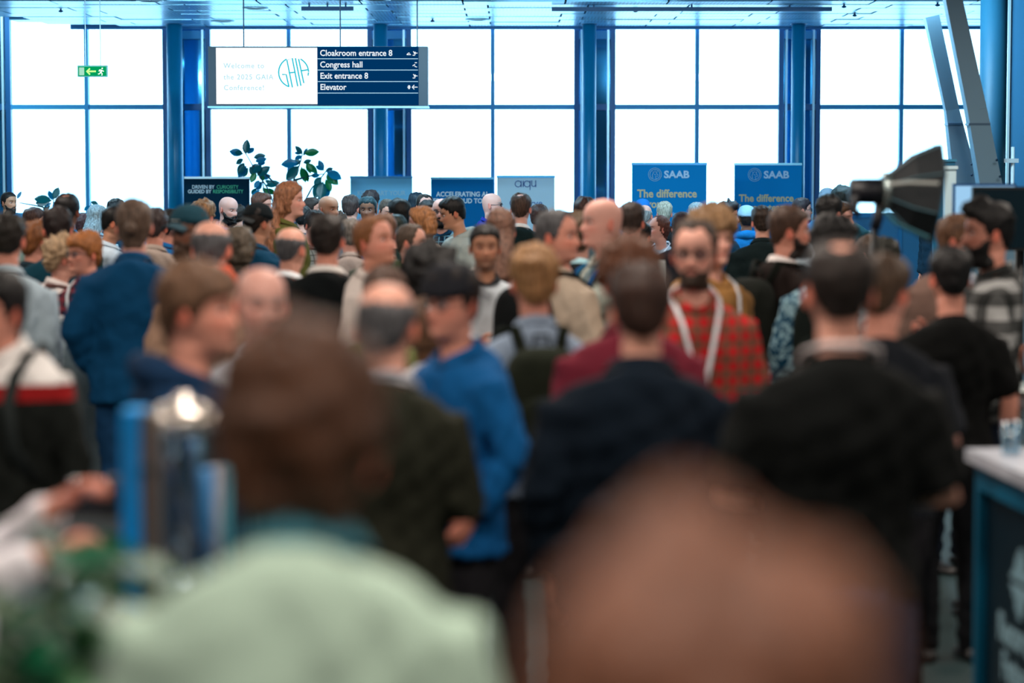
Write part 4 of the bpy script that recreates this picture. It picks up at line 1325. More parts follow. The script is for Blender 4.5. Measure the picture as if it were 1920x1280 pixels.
# ================================================================== hanging direction board
def board():
    D = 28.0
    tl, br = at(390, 87, D), at(802, 199, D)
    t = tag(empty('direction_board', ((tl.x + br.x) / 2, D, br.z)), 'wide hanging board with a white welcome screen and dark blue direction lines', 'sign')
    W = (br.x - tl.x); H = tl.z - br.z
    m = W / (802 - 390)
    X = lambda px: (px - 596) * m
    Z = lambda py: (199 - py) * m
    MB().box((-W / 2, 0.0, 0), (W / 2, 0.30, H)).build('casing', plain('dark_grey_casing', (30, 50, 66), 0.5), t)
    MB().box((-W / 2 - .01, -.012, -.02), (W / 2 + .01, 0.31, 0)).build('bottom_ledge', plain('pale_blue_ledge', (150, 215, 245), 0.3), t)
    MB().box((X(405), -.010, Z(195)), (X(595), -.001, Z(90))).build('welcome_screen', emis('white_screen', (250, 253, 255), 1.15), t)
    MB().box((X(595), -.010, Z(197)), (X(785), -.001, Z(88))).build('direction_panel', emis('navy_screen', (0, 52, 98), 1.0), t)
    wl = emis('white_lettering', (235, 246, 255), 1.0)
    for py in (110.5, 131.5, 153, 174.5):
        MB().box((X(595.5), -.013, Z(py + .7)), (X(784), -.0105, Z(py - .7))).build('divider_line', emis('pale_line', (170, 215, 240), 1.0), t)
    for s, py in (('Cloakroom entrance 8', 105), ('Congress hall', 126.5), ('Exit entrance 8', 147.5), ('Elevator', 168.5)):
        text_obj(s, 15.8 * m, (X(600), -.012, Z(py)), (PI / 2, 0, 0), wl, t, depth=.001, bold=.0016, sx=.93)
    pale = emis('pale_cyan_lettering', (160, 222, 236), 1.0)
    for s, py in (('Welcome to', 128), ('the 2025 GAIA', 149), ('Conference!', 169)):
        text_obj(s, 13.5 * m, (X(419), -.012, Z(py)), (PI / 2, 0, 0), pale, t, depth=.0006, sx=.95, spacing=1.18)
    # round letter emblem drawn with thin strokes
    cy = emis('cyan_stroke', (20, 196, 214), 1.0)
    lg = MB()
    C0, R0 = (550.5, 136.0), 28.0
    def st(pts, w=1.25):
        lg.tube([(X(x), -.014, Z(y)) for x, y in pts], w * m, 5)
    arc = lambda a0, a1, n=12, r=R0: [(C0[0] + r * math.cos(math.radians(q)), C0[1] - r * math.sin(math.radians(q))) for q in np.linspace(a0, a1, n)]
    st(arc(118, 252)); st([(541.5, 162.8), (536.5, 140), (529, 140)])
    st([(548, 164), (538, 113), (548, 109.5), (558, 162)]); st([(541.5, 137), (552, 136)])
    st([(554, 109.5), (564, 161)]); st([(569.5, 156), (560, 111)] ); st(arc(62, 2)); st([(565, 133), (578, 131)]); st([(578.4, 136), (577.5, 142)])
    lg.build('emblem', cy, t)
    # pictograms
    ic = MB()
    def sl(pts, w=.9):
        ic.tube([(X(x), -.014, Z(y)) for x, y in pts], w * m, 5)
    sl([(763, 103), (771, 103), (767, 99.5), (763, 103)])
    for y0 in (100, 142.5):
        sl([(774, y0 + 4), (778, y0 + 4), (779, y0), (783, y0)]); sl([(775, y0 - 3), (779, y0 + .5)]); sl([(776, y0 + .5), (779.3, y0 + .8), (779, y0 - 2.5)])
    sl([(774, 124), (778, 121), (778, 125), (782, 126)]); sl([(778, 118), (782, 118)])
    sl([(766, 160), (766, 167)]); sl([(768, 160), (768, 167)]); sl([(764, 163.5), (770, 163.5)])
    sl([(773, 163.5), (783, 163.5)]); sl([(777, 159.5), (773, 163.5), (777, 167.5)])
    ic.build('pictogram', wl, t)
    for px in (455, 637, 782):
        MB().tube([(X(px), .12, H), (X(px), .12, ZC - br.z)], .008, 6).build('hanging_rod', plain('dark_rod', (20, 60, 90), .4), t)
board()

def exit_sign():
    D = 28.0
    tl, br = at(145, 122.5, D), at(201, 144, D)
    W, H = br.x - tl.x, tl.z - br.z
    t = tag(empty('exit_sign', ((tl.x + br.x) / 2, D, br.z)), 'small green emergency exit sign with arrow and running figure hanging at the left', 'sign')
    m = W / 56
    X = lambda px: (px - 173) * m
    Z = lambda py: (144 - py) * m
    MB().box((-W / 2, 0, 0), (W / 2, .06, H)).build('casing', plain('green_casing', (10, 130, 110), .4), t)
    MB().box((X(147), -.006, Z(142)), (X(199), -.001, Z(125))).build('green_panel', emis('green_panel', (0, 158, 92), 1.0), t)
    w = emis('sign_white', (235, 255, 240), 1.3)
    MB().box((X(148.5), -.010, Z(141)), (X(158), -.0065, Z(126.5))).build('door_symbol', emis('pale_green', (170, 225, 200), 1.0), t)
    a = MB()
    a.tube([(X(164), -.01, Z(134)), (X(180), -.01, Z(134))], 1.7 * m, 5)
    a.tube([(X(169), -.01, Z(128.5)), (X(163), -.01, Z(134)), (X(169), -.01, Z(139.5))], 1.6 * m, 5)
    a.build('arrow_symbol', emis('arrow_glow', (190, 255, 140), 1.3), t)
    r = MB()
    S = lambda pts, q=1.0: r.tube([(X(x), -.01, Z(y)) for x, y in pts], q * m, 5)
    S([(191, 131), (189, 136)], 1.7); S([(189, 136), (192, 138), (191, 141.5)]); S([(189, 136), (186, 139), (184, 138.5)]); S([(191, 132), (195, 134)]); S([(190.5, 131.5), (187, 131), (186, 134)])
    r.ball((X(192), -.01, Z(128.3)), 1.5 * m, 8, 6)
    r.build('running_figure', w, t, smooth=True)
    for px in (160, 188):
        MB().tube([(X(px), .03, H), (X(px), .03, ZC - br.z)], .006, 6).build('hanging_rod', plain('pale_rod', (190, 225, 240), .3), t)
    MB().box((X(157), -.02, ZC - br.z - .06), (X(191), .08, ZC - br.z)).build('ceiling_bracket', plain('pale_bracket', (150, 205, 230), .4), t)
exit_sign()

# ================================================================== roll-up banners
def banner(x0, x1, ytop, D, col, label, lines, top=(170, 205, 225), extra=None, rough=.5):
    a, b = at(x0, ytop, D), at(x1, ytop, D)
    t = tag(empty('rollup_banner', ((a.x + b.x) / 2, D, 0)), label, 'banner')
    W = b.x - a.x; H = a.z; m = W / (x1 - x0); xc = (x0 + x1) / 2
    X = lambda px: (px - xc) * m
    Z = lambda py: H - (py - ytop) * m
    n = 8
    mb = MB(); V = []
    for k in range(n + 1):
        z = .08 + (H - .02 - .08) * k / n
        for y in (0, .004):
            for x in (-W / 2, W / 2):
                V.append((x, y + .006 * math.sin(k * .8), z))
    Fc = []
    for k in range(n):
        o = k * 4
        Fc += [(o, o + 1, o + 5, o + 4), (o + 3, o + 2, o + 6, o + 7), (o + 1, o + 3, o + 7, o + 5), (o + 2, o, o + 4, o + 6)]
    mb.add(V, Fc).build('print_panel', plain('banner_print', col, .8, spec=.15), t)
    MB().box((-W / 2 - .005, -.012, H - .03), (W / 2 + .005, .016, H)).build('top_bar', plain('banner_top_bar', top, .3, .5), t)
    MB().box((-W / 2 - .01, -.07, 0), (W / 2 + .01, .09, .09)).build('base_cassette', plain('banner_base', (150, 160, 165), .3, .6), t)
    MB().tube([(0, .03, .08), (0, .03, H - .01)], .009, 8).build('support_pole', plain('banner_pole', (120, 130, 135), .3, .6), t)
    for s, px, py, size, c, bold, al, sx in lines:
        text_obj(s, size * m, (X(px), -.012, Z(py)), (PI / 2, 0, 0), plain('print_' + s[:6].lower().strip(), c, .5), t, al, .001, bold, sx)
    if extra:
        extra(t, X, Z, m)
    return t

banner(346, 468, 331, 33.0, (4, 50, 74), 'near-black roll-up banner with white and green capital lettering, leftmost of the banners',
       [('DRIVEN BY', 402, 353.5, 9.5, (225, 240, 250), .0022, 'RIGHT', .9), ('CURIOSITY', 406, 353.5, 9.5, (60, 200, 150), .001, 'LEFT', .86),
        ('GUIDED BY', 396, 362, 9.5, (225, 240, 250), .0022, 'RIGHT', .9), ('RESPONSIBILITY', 399, 362, 9.5, (60, 200, 150), .001, 'LEFT', .84)], top=(215, 235, 245))
banner(657, 773, 330, 33.0, (132, 204, 244), 'pale sky blue roll-up banner with faint white lettering',
       [('KICKSTART YOUR', 715, 366, 12.5, (170, 215, 240), .002, 'CENTER', .88)], top=(70, 150, 205))
banner(808, 925, 332, 33.0, (0, 112, 176), 'mid-blue roll-up banner with white capital lettering on two lines',
       [('ACCELERATING AI', 818, 368, 12.4, (225, 240, 250), .0028, 'LEFT', .92), ('FROM CLOUD TO EDGE', 812, 380.5, 12.4, (225, 240, 250), .0028, 'LEFT', .92)], top=(90, 165, 205))
BANNER_LATE = lambda: banner(932, 1040, 329, 33.0, (216, 240, 255), 'very pale blue roll-up banner with a thin rounded dark blue word on top',
       [('Observe', 986, 386.5, 18, (10, 90, 170), .0, 'CENTER', 1.0)], top=(70, 165, 220),
       extra=lambda t, X, Z, m: thinlogo(t, X, Z, m))
def thinlogo(t, X, Z, m):
    lg = MB()
    def S(pts):
        lg.tube([(X(x), -.014, Z(y)) for x, y in pts], .65 * m, 5)
    circ = lambda cx, cy, r, a0=0, a1=360, n=18: [(cx + r * math.cos(math.radians(q)), cy - r * math.sin(math.radians(q))) for q in np.linspace(a0, a1, n)]
    S(circ(971.5, 344.5, 5.6)); S([(977.2, 338.5), (977.2, 350.5)])
    S([(981, 339), (981, 350.5)])
    S(circ(988.2, 344.5, 5.6)); S([(993.8, 338.5), (993.8, 356)])
    S([(997, 338), (997, 345.5)] + circ(1000.6, 345.5, 3.9, 180, 360, 8) + [(1004.5, 345.5), (1004.5, 338)]); S([(1004.5, 345), (1004.5, 350.5)])
    lg.build('logo_lettering', plain('logo_blue', (10, 80, 165), .4), t, smooth=True)
BANNER_LATE()

def griffin(cx, cy):
    def ex(t, X, Z, m):
        mb = MB()
        def S(pts, w=.55):
            mb.tube([(X(x), -.014, Z(y)) for x, y in pts], w * m, 5)
        circ = lambda r, a0=0, a1=360, n=26: [(cx + r * math.cos(math.radians(q)), cy - r * math.sin(math.radians(q))) for q in np.linspace(a0, a1, n)]
        S(circ(12.2)); S(circ(9.4))
        # crowned bird head seen from the side
        S([(cx - 4, cy + 7), (cx - 5, cy + 1), (cx - 3, cy - 2), (cx - 4, cy - 6), (cx - 1.5, cy - 4), (cx, cy - 7), (cx + 1.5, cy - 4), (cx + 4, cy - 6), (cx + 3, cy - 1)], .6)
        S([(cx + 3, cy - 1), (cx + 6, cy + 1), (cx + 5, cy + 4), (cx + 2, cy + 2.5), (cx + 1, cy + 5), (cx + 3, cy + 8), (cx, cy + 9.2)], .6)
        S([(cx - 1, cy), (cx + 1, cy + .4)], .8)
        mb.build('emblem', plain('emblem_print', (150, 200, 232), .5), t)
        text_obj('SAAB', 18.6 * m, (X(cx + 17), -.012, Z(cy + 6.2)), (PI / 2, 0, 0), plain('pale_blue_print', (178, 208, 240), .5), t, 'LEFT', .001, .0045, 1.08)
    return ex
gold = (204, 186, 146)
banner(1185, 1325, 305, 31.0, (0, 128, 196), 'tall bright blue roll-up banner with gold lettering, left of the pair',
       [('The difference', 1195, 369.5, 20.5, gold, .004, 'LEFT', .93), ('is you', 1196, 389, 20.5, gold, .004, 'LEFT', .93),
        ('ing people', 1262, 404, 10, (150, 205, 235), .001, 'LEFT', .9), ('once', 1262, 413, 10, (150, 205, 235), .001, 'LEFT', .9)], top=(70, 150, 205), extra=griffin(1228, 327))
banner(1377, 1503, 305.5, 32.2, (0, 130, 200), 'tall bright blue roll-up banner with gold lettering, right of the pair beside a column',
       [('The difference', 1386, 377.5, 18.8, gold, .004, 'LEFT', .93), ('in your team', 1386, 395, 18.8, gold, .004, 'LEFT', .93)], top=(150, 215, 240), extra=griffin(1415, 327.5))

# ================================================================== rubber plants by the window
M_LEAFS = [plain('rubber_leaf_dark', (12, 108, 116), .3), plain('rubber_leaf_blue', (14, 138, 186), .3), plain('rubber_leaf_green', (24, 138, 76), .35)]
_leaf = {}
def leaf_mesh(kind):
    if kind in _leaf: return _leaf[kind]
    mb = MB(); V = []
    prof = [(0, .004), (.06, .03), (.2, .17), (.4, .26), (.6, .27), (.8, .19), (.93, .08), (1.0, .004)]
    for t, w in prof:
        for q in (-1, -.5, 0, .5, 1):
            V.append((t, q * w, .05 * abs(q) ** 1.5 - .12 * t * t + .03 * t))
    V = np.array(V); V2 = V - np.array((0, 0, .012))
    n = len(V); G = grid_faces(8, 5, False)
    me = mb.add(np.concatenate([V, V2]), G + [tuple(x + n for x in f[::-1]) for f in G]).mesh('leaf')
    me.materials.append(M_LEAFS[kind]); _leaf[kind] = me
    return me

def leaf_at(parent, base, tip, roll, kind, origin):
    d = tip - base; L = d.length
    xa = d.normalized()
    za = Vector((math.sin(roll), -math.cos(roll) * .9, .35)).normalized()
    za = (za - xa * za.dot(xa)).normalized(); ya = za.cross(xa)
    M = Matrix((xa, ya, za)).transposed().to_4x4()
    o = obj('leaf', leaf_mesh(kind), None, parent)
    o.matrix_local = Matrix.Translation(base - origin) @ M @ Matrix.Diagonal((L, L * 1.0, L, 1))
    return o

def plant(label, D, potx, segs, leaves, seed=0):
    o = at(potx, 400, D); origin = Vector((o.x, D, 0))
    t = tag(empty('rubber_plant', origin), label, 'plant')
    r = random.Random(seed)
    MB().lathe([(.12, 0), (.19, .03), (.22, .42), (.235, .45), (.215, .45), (.205, .40), (0.01, .39)], 24).build('pot', plain('dark_pot', (30, 52, 66), .5), t, smooth=True)
    for pts in segs:
        w = [at(x, y, D + dz) - origin for x, y, dz in pts]
        if pts[0][1] >= 395:
            w = [Vector((0, 0, .39)), Vector((w[0].x * .5, 0, w[0].z * .55 + .2))] + w
        MB().tube([tuple(p) for p in w], np.linspace(.016, .006, len(w)), 7).build('stem', plain('plant_stem', (30, 74, 84), .6), t, smooth=True)
    for (x0, y0, x1, y1, k) in leaves:
        dz = r.uniform(-.12, .12)
        b = at(x0, y0, D + dz); e = at(x1, y1, D + dz + r.uniform(-.08, .08))
        leaf_at(t, b, e, r.uniform(-.7, .7), k, origin)
    return t
# leaf bases and tips read off the photograph
LV = [(461, 290, 463, 261, 0), (457, 289, 430, 283, 1), (456, 288, 440, 285, 0), (464, 289, 476, 276, 1), (475, 296, 498, 291, 0), (478, 303, 500, 297, 1), (482, 308, 498, 304, 1),
      (457, 298, 442, 307, 0), (458, 305, 446, 325, 0), (462, 310, 447, 333, 1), (466, 314, 455, 331, 2), (470, 316, 484, 308, 0), (468, 312, 479, 330, 0), (475, 326, 490, 308, 0),
      (482, 330, 506, 312, 0), (480, 322, 470, 342, 2), (484, 324, 496, 338, 2), (488, 334, 508, 329, 1), (486, 338, 477, 352, 1), (492, 340, 480, 356, 1), (497, 338, 511, 345, 0), (498, 348, 524, 342, 0),
      (500, 352, 515, 365, 2), (492, 352, 505, 364, 2), (480, 352, 472, 365, 0), (488, 356, 470, 372, 1),
      (567, 290, 554, 273, 0), (566, 288, 552, 286, 1), (566, 292, 553, 298, 1), (570, 288, 598, 284, 2), (569, 292, 576, 278, 1), (560, 305, 527, 308, 1), (566, 302, 543, 308, 0),
      (568, 306, 584, 300, 0), (572, 306, 596, 324, 2), (575, 304, 583, 325, 2), (560, 310, 537, 338, 0), (556, 312, 543, 334, 2), (566, 312, 572, 342, 2), (570, 314, 577, 341, 2),
      (606, 320, 598, 300, 1), (608, 320, 592, 310, 1), (612, 321, 640, 335, 1), (610, 322, 624, 315, 0), (612, 326, 634, 346, 2), (611, 330, 628, 344, 2), (610, 336, 621, 358, 2),
      (604, 332, 588, 345, 0), (602, 338, 590, 372, 0), (606, 340, 600, 375, 0), (611, 342, 612, 372, 1), (600, 330, 583, 328, 1), (548, 338, 540, 352, 2), (550, 334, 556, 346, 2), (528, 346, 540, 372, 0), (556, 370, 566, 392, 1), (575, 375, 596, 392, 1), (604, 378, 618, 392, 0), (506, 378, 492, 392, 1), (580, 388, 600, 400, 0), (545, 360, 562, 356, 1), (530, 385, 512, 396, 2)]
plant('tall rubber plant with large dark leaves behind the golden-haired woman', 32.4, 532,
      [[(520, 398, 0), (500, 350, .05), (478, 318, 0), (461, 288, -.05)], [(540, 398, .05), (548, 345, 0), (562, 308, .05), (567, 288, 0)],
       [(560, 398, 0), (585, 352, 0), (606, 328, .05), (612, 320, 0)], [(520, 350, 0), (500, 328, .05), (474, 318, 0)], [(552, 338, 0), (580, 330, 0), (606, 326, 0)], [(590, 400, 0), (600, 360, 0), (606, 340, 0)], [(490, 398, 0), (496, 360, 0), (490, 330, 0)]], LV, 3)
plant('low rubber plant against the left windows', 31.6, 95,
      [[(104, 398, 0), (101, 385, 0), (100, 372, 0)], [(90, 398, 0), (80, 388, 0), (60, 384, 0), (36, 380, 0)]],
      [(100, 374, 110, 351, 0), (98, 376, 92, 357, 1), (97, 376, 64, 372, 0), (97, 377, 66, 380, 0), (101, 378, 108, 396, 1), (96, 380, 86, 388, 1), (95, 386, 80, 394, 0), (33, 374, 39, 358, 1), (100, 384, 112, 392, 1)], 5)
plant('small rubber plant showing one leaf tip right of the first mullion', 32.6, 172, [[(172, 399, 0), (171, 388, 0), (170, 380, 0)]], [(170, 378, 184, 383, 0), (170, 386, 158, 394, 1)], 9)

# ================================================================== slanted steel struts and big column at the right
M_STEEL = plain('grey_blue_steel', (118, 160, 186), .5, .1)
def strut(label, D, pts, wpx):
    o = at(*pts[-1], D)
    t = tag(empty('slanted_strut', (o.x, D, 0)), label, 'strut', kind='structure')
    O = Vector((o.x, D, 0))
    w = [at(x, y, D) - O for x, y in pts]
    last = w[-1] + (w[-1] - w[-2]).normalized() * .0
    r = [q / F * D / 2 for q in wpx]
    mb = MB()
    for A_, B_, ra, rb in zip(w[:-1], w[1:], r[:-1], r[1:]):
        d = (B_ - A_).normalized()
        sx_ = Vector((1, 0, 0)); sx_ = (sx_ - d * sx_.dot(d)).normalized(); sy_ = d.cross(sx_)
        V = []
        for P_, q in ((A_, ra), (B_, rb)):
            for a_, b_ in ((-1, -1), (1, -1), (1, 1), (-1, 1)):
                V.append(tuple(P_ + sx_ * a_ * q + sy_ * b_ * q))
        mb.add(V, [(0, 1, 2, 3), (7, 6, 5, 4), (0, 4, 5, 1), (1, 5, 6, 2), (2, 6, 7, 3), (3, 7, 4, 0)])
    mb.build('beam', M_STEEL, t)
    return t, O
for lab, D, pts, wpx in (('slimmer slanted steel strut ending under the ceiling, left of the two', 22.0, [(1746, 31), (1784, 206), (1822, 420)], [26, 25, 56]),
                         ('longer slanted steel strut rising out of the picture, right of the two', 21.4, [(1778, -40), (1829, 206), (1868, 420)], [30, 36, 44])):
    t, O = strut(lab, D, pts, wpx)
    j = at(pts[1][0] + 4, pts[1][1] + 25, D) - O
    MB().box((j.x - wpx[1] / F * D * .56, -.09, j.z - .02), (j.x + wpx[1] / F * D * .56, .09, j.z)).build('joint_plate', plain('strut_joint', (60, 104, 136), .4), t)
    for (bx, by_) in ((1822, 308), (1822, 328)) if 'slimmer' in lab else ((1869, 300), (1875, 331)):
        b = at(bx, by_, D - .16) - O
        MB().ball(tuple(b), .012, 8, 6).build('bolt', plain('dark_bolt', (20, 60, 90), .4), t, smooth=True)
    MB().box((-.25, -.2, 0), (.25, .2, at(960, 395, D).z)).build('foot_block', M_STEEL, t)
D = 23.0
c = at(1860, 300, D)
r = 50 / F * D / 2
t = tag(empty('round_column', (c.x, D, 0)), 'thick round blue-grey column right of the slanted struts', 'column', kind='structure')
MB().lathe([(r, 0), (r, ZC)], 32).build('shaft', plain('column_grey_blue', (26, 92, 122), .55), t, smooth=True)
MB().tube([(r + .06, -.05, 0), (r + .06, -.05, 2.25)], .018, 8).build('pipe', plain('white_pipe', (215, 235, 245), .4), t, smooth=True)
MB().box((r - .04, -.08, 2.10), (r + .11, -.02, 2.14)).build('pipe_clamp', plain('white_pipe', (215, 235, 245), .4), t)

# low blue box, white post and screens at the right
D = 20.0
a, b = at(1752, 303, D), at(1790, 400, D)
t = tag(empty('blue_partition', ((a.x + b.x) / 2, D, 0)), 'teal-blue partition panel behind the white post at the right', 'partition')
hw = (b.x - a.x) / 2
MB().box((-hw, 0, .03), (hw, .06, a.z)).build('panel', plain('teal_blue_panel', (0, 108, 150), .5), t)
MB().box((-hw - .01, -.015, a.z), (hw + .01, .075, a.z + .02)).build('top_rail', plain('rail_blue', (60, 150, 190), .4), t)
MB().box((-hw, -.08, 0), (hw, .14, .03)).build('foot', plain('rail_blue', (60, 150, 190), .4), t)
D = 19.0
a, b = at(1771, 317, D), at(1790, 400, D)
t = tag(empty('white_post', ((a.x + b.x) / 2, D, 0)), 'white square post with a cap left of the screens', 'post')
hw = (b.x - a.x) / 2
MB().box((-hw, -hw, 0), (hw, hw, a.z)).build('post_shaft', plain('white_paint', (200, 232, 244), .4), t)
MB().box((-hw - .012, -hw - .012, a.z), (hw + .012, hw + .012, a.z + .025)).build('post_cap', plain('white_paint', (200, 232, 244), .4), t)
def screen(label, x0, x1, ytop, ybot, D, face, frame):
    a, b = at(x0, ytop, D), at(x1, ybot, D)
    t = tag(empty('display_screen', ((a.x + b.x) / 2, D, 0)), label, 'screen')
    hw = (b.x - a.x) / 2
    MB().box((-hw, 0, b.z), (hw, .05, a.z)).build('screen_frame', frame, t)
    MB().box((-hw + .012, -.004, b.z + .015), (hw - .012, -.0005, a.z - .015)).build('screen_face', face, t)
    MB().tube([(0, .06, 0), (0, .06, (a.z + b.z) / 2)], .03, 10).build('stand_pole', plain('black_metal', (14, 16, 18), .4), t, smooth=True)
    MB().lathe([(.22, 0), (.22, .015), (.03, .025)], 20, (0, .06, 0)).build('stand_foot', plain('black_metal', (14, 16, 18), .4), t, smooth=True)
screen('bright pale blue screen partly hidden by the black-bearded man', 1788, 1905, 344, 425, 15.2, emis('pale_screen', (158, 205, 240), 1.0), plain('blue_frame', (0, 70, 125), .4))
screen('large dark television at the right edge', 1824, 2010, 350, 470, 14.2, plain('dark_glass', (14, 34, 44), .15), plain('black_frame', (8, 14, 20), .4))

# ================================================================== studio flash with softbox on a stand
def softbox():
    D = 10.9
    O = at(1668, 400, D); O = Vector((O.x, D, 0))
    t = tag(empty('studio_softbox', O), 'black studio softbox with silver rim on a flash stand at the right', 'softbox')
    def pt(x, y, dd=0.0):
        return at(x, y, D + dd) - O
    blk = plain('black_softbox_fabric', (12, 22, 28), .7, bump=.3, bscale=30)
    back = [pt(1664, 326, .05), pt(1664, 392, .05), pt(1662, 392, .22), pt(1662, 326, .22)]
    # eight-cornered opening facing away to the right, narrow mount at the left
    mount, rim = [], []
    cm = pt(1662, 358, .10); cr = pt(1742, 362, .12)
    for k in range(8):
        q = 2 * PI * (k + .5) / 8
        mount.append(cm + Vector((0.0, math.cos(q) * .07, math.sin(q) * .075)))
        rim.append(cr + Vector((.03 + .01 * math.sin(q), math.cos(q) * .235, math.sin(q) * .235)))
    rim = [p + Vector((-.02 if p.z < cr.z else .0, 0, 0)) for p in rim]
    n = 8
    mid = [m_.lerp(r_, .5) + (m_.lerp(r_, .5) - (cm + cr) / 2).normalized() * .025 for m_, r_ in zip(mount, rim)]
    for k in range(8):
        k2 = (k + 1) % 8
        V = [mount[k], mount[k2], mid[k2], mid[k], rim[k2], rim[k]]
        mb = MB().add([tuple(p) for p in V], [(0, 3, 2, 1), (3, 5, 4, 2)])
        V2 = [p.lerp((cm + cr) / 2, .03) for p in V]
        mb.add([tuple(p) for p in V2], [(0, 1, 2, 3), (3, 2, 4, 5)])
        mb.build('fabric_panel', blk, t)
    for k in range(8):
        MB().tube([tuple(mount[k]), tuple(mid[k]), tuple(rim[k])], .004, 6).build('rib', plain('grey_rib', (70, 104, 116), .4), t)
    MB().tube([tuple(p) for p in rim + [rim[0]]], .007, 6, False).build('rim', plain('dark_rim', (20, 40, 50), .5), t)
    mb = MB().add([tuple(p.lerp(cr, .04)) for p in rim], [tuple(range(8))]); mb.build('diffuser', plain('white_diffuser', (200, 205, 205), .7), t)
    MB().tube([tuple(pt(1666, 346, -.16)), tuple(pt(1704, 342, -.20)), tuple(pt(1760, 344, -.24))], .0085, 6).build('silver_band', plain('silver_band', (170, 176, 172), .4), t)
    MB().tube([tuple(pt(1658, 396, -.09)), tuple(pt(1682, 420, -.14)), tuple(pt(1742, 446, -.16))], .010, 6).build('lower_strap', plain('teal_strap', (40, 92, 104), .5), t)
    # speed ring, flash head, bracket, stand
    sp = MB(); sp.lathe([(.062, -.02), (.088, -.02), (.088, .02), (.062, .02)], 24, (0, 0, 0), Matrix.Translation(cm) @ Matrix.Rotation(PI / 2, 4, 'Y'))
    sp.build('speed_ring', plain('silver_ring', (150, 165, 165), .25, .8), t, smooth=True)
    h = MB(); h.lathe([(.045, -.17), (.058, -.16), (.060, -.01), (.050, .0)], 20, (0, 0, 0), Matrix.Translation(cm) @ Matrix.Rotation(PI / 2, 4, 'Y'))
    h.build('flash_head', plain('black_plastic', (12, 16, 26), .4), t, smooth=True)
    hd = pt(1612, 385, .08)
    MB().tube([tuple(pt(1642, 352, .1)), tuple(pt(1618, 352, .08)), tuple(pt(1603, 372, .06)), tuple(pt(1600, 396, .05)), tuple(pt(1612, 402, .05))], .022, 10).build('tilt_handle', plain('black_plastic', (12, 16, 26), .4), t, smooth=True)
    MB().tube([tuple(pt(1650, 372, .1)), tuple(pt(1646, 410, .1)), tuple(pt(1640, 430, .1))], .024, 10).build('tilt_bracket', plain('black_plastic', (12, 16, 26), .4), t, smooth=True)
    e = pt(1640, 430, .1)
    MB().tube([tuple(e), (e.x, e.y, .75)], .016, 10).build('stand_pole', plain('black_metal', (14, 16, 18), .4), t, smooth=True)
    MB().tube([(e.x, e.y, .80), (e.x, e.y, .10)], .020, 10).build('stand_tube', plain('black_metal', (14, 16, 18), .4), t, smooth=True)
    for k in range(3):
        q = 2 * PI * k / 3 + .4
        MB().tube([(e.x, e.y, .55), (e.x + .36 * math.cos(q), e.y + .36 * math.sin(q), .01)], .010, 8).build('leg', plain('black_metal', (14, 16, 18), .4), t, smooth=True)
softbox()

# ================================================================== white-topped navy counter at the lower right
def counter():
    A = at(1829, 842, 8.75); B = at(1925, 873, 8.1)
    d = Vector((B.x - A.x, B.y - A.y, 0)).normalized()
    ang = math.atan2(d.y, d.x)
    top = A.z
    t = tag(empty('promo_counter', (A.x, A.y, 0), ang), 'dark navy exhibition counter with a white top at the lower right corner', 'counter')
    L = 1.5; Wd = .62
    MB().box((.03, .03, .02), (L - .03, Wd - .03, top - .045)).build('cabinet', plain('navy_print', (0, 26, 40), .35), t)
    MB().box((-.03, -.03, top - .045), (L + .03, Wd + .03, top)).build('counter_top', plain('white_laminate', (208, 214, 226), .3), t)
    tb = plain('blue_edge_profile', (0, 104, 140), .4)
    MB().box((0, 0, 0), (.05, .05, top - .045)).build('corner_profile', tb, t)
    MB().box((L - .05, 0, 0), (L, .05, top - .045)).build('corner_profile', tb, t)
    MB().box((.05, 0, top - .14), (L - .05, .04, top - .045)).build('top_profile', tb, t)
    MB().box((.05, 0, 0), (L - .05, .04, .05)).build('bottom_profile', tb, t)
    pr = plain('pale_blue_print', (150, 190, 205), .5)
    # emblem: dotted vertical lozenge with bars
    e = MB()
    for i, (x, h) in enumerate(((-.10, .02), (-.066, .07), (-.033, .15), (0, .20), (.033, .15), (.066, .07), (.10, .02))):
        n = max(1, int(h / .04))
        for s in (-1, 1):
            e.tube([(x + .52, .026, .62 + s * .012), (x + .52, .026, .62 + s * (h * .55 + .012))], .011, 6)
    e.build('emblem', pr, t)
    text_obj('Recorded', .135, (.235, .027, .385), (PI / 2, 0, 0), pr, t, depth=.0015, bold=.004)
    text_obj('Future', .135, (.290, .027, .255), (PI / 2, 0, 0), pr, t, depth=.0015, bold=.004)
    return t, A, d, top
ct, cA, cd, ctop = counter()
cn = Vector((-cd.y, cd.x, 0))
def on_counter(u, v):
    return Vector((cA.x, cA.y, ctop)) + cd * u + cn * v
def cup_mesh(kind):
    if kind == 'paper':
        return [(.027, 0), (.029, .003), (.040, .098), (.042, .102), (.038, .102), (.028, .008), (.002, .006)]
    if kind == 'glass':
        return [(.030, 0), (.033, .003), (.037, .12), (.035, .12), (.031, .010), (.002, .008)]
    if kind == 'bottle':
        return [(.031, 0), (.034, .006), (.034, .13), (.026, .16), (.013, .19), (.013, .215), (.002, .216)]
    return [(.035, 0), (.036, .004), (.045, .085), (.042, .085), (.030, .010), (.002, .008)]
def item(name, cat, label, pos, kind, mat, lid=None, sleeve=None):
    t = tag(empty(name, pos), label, cat)
    MB().lathe(cup_mesh(kind), 20).build('vessel', mat, t, smooth=True)
    if lid:
        h = {'paper': .1, 'bottle': .2, 'glass': .12}.get(kind, .085); r = {'paper': .043, 'bottle': .016}.get(kind, .045)
        MB().lathe([(r, h - .003), (r, h + .006), (r * .85, h + .013), (.003, h + .013)], 20).build('lid', lid, t, smooth=True)
    if sleeve:
        MB().lathe([(.0335, .03), (.0375, .075)], 20).build('sleeve', sleeve, t, smooth=True)
    return t
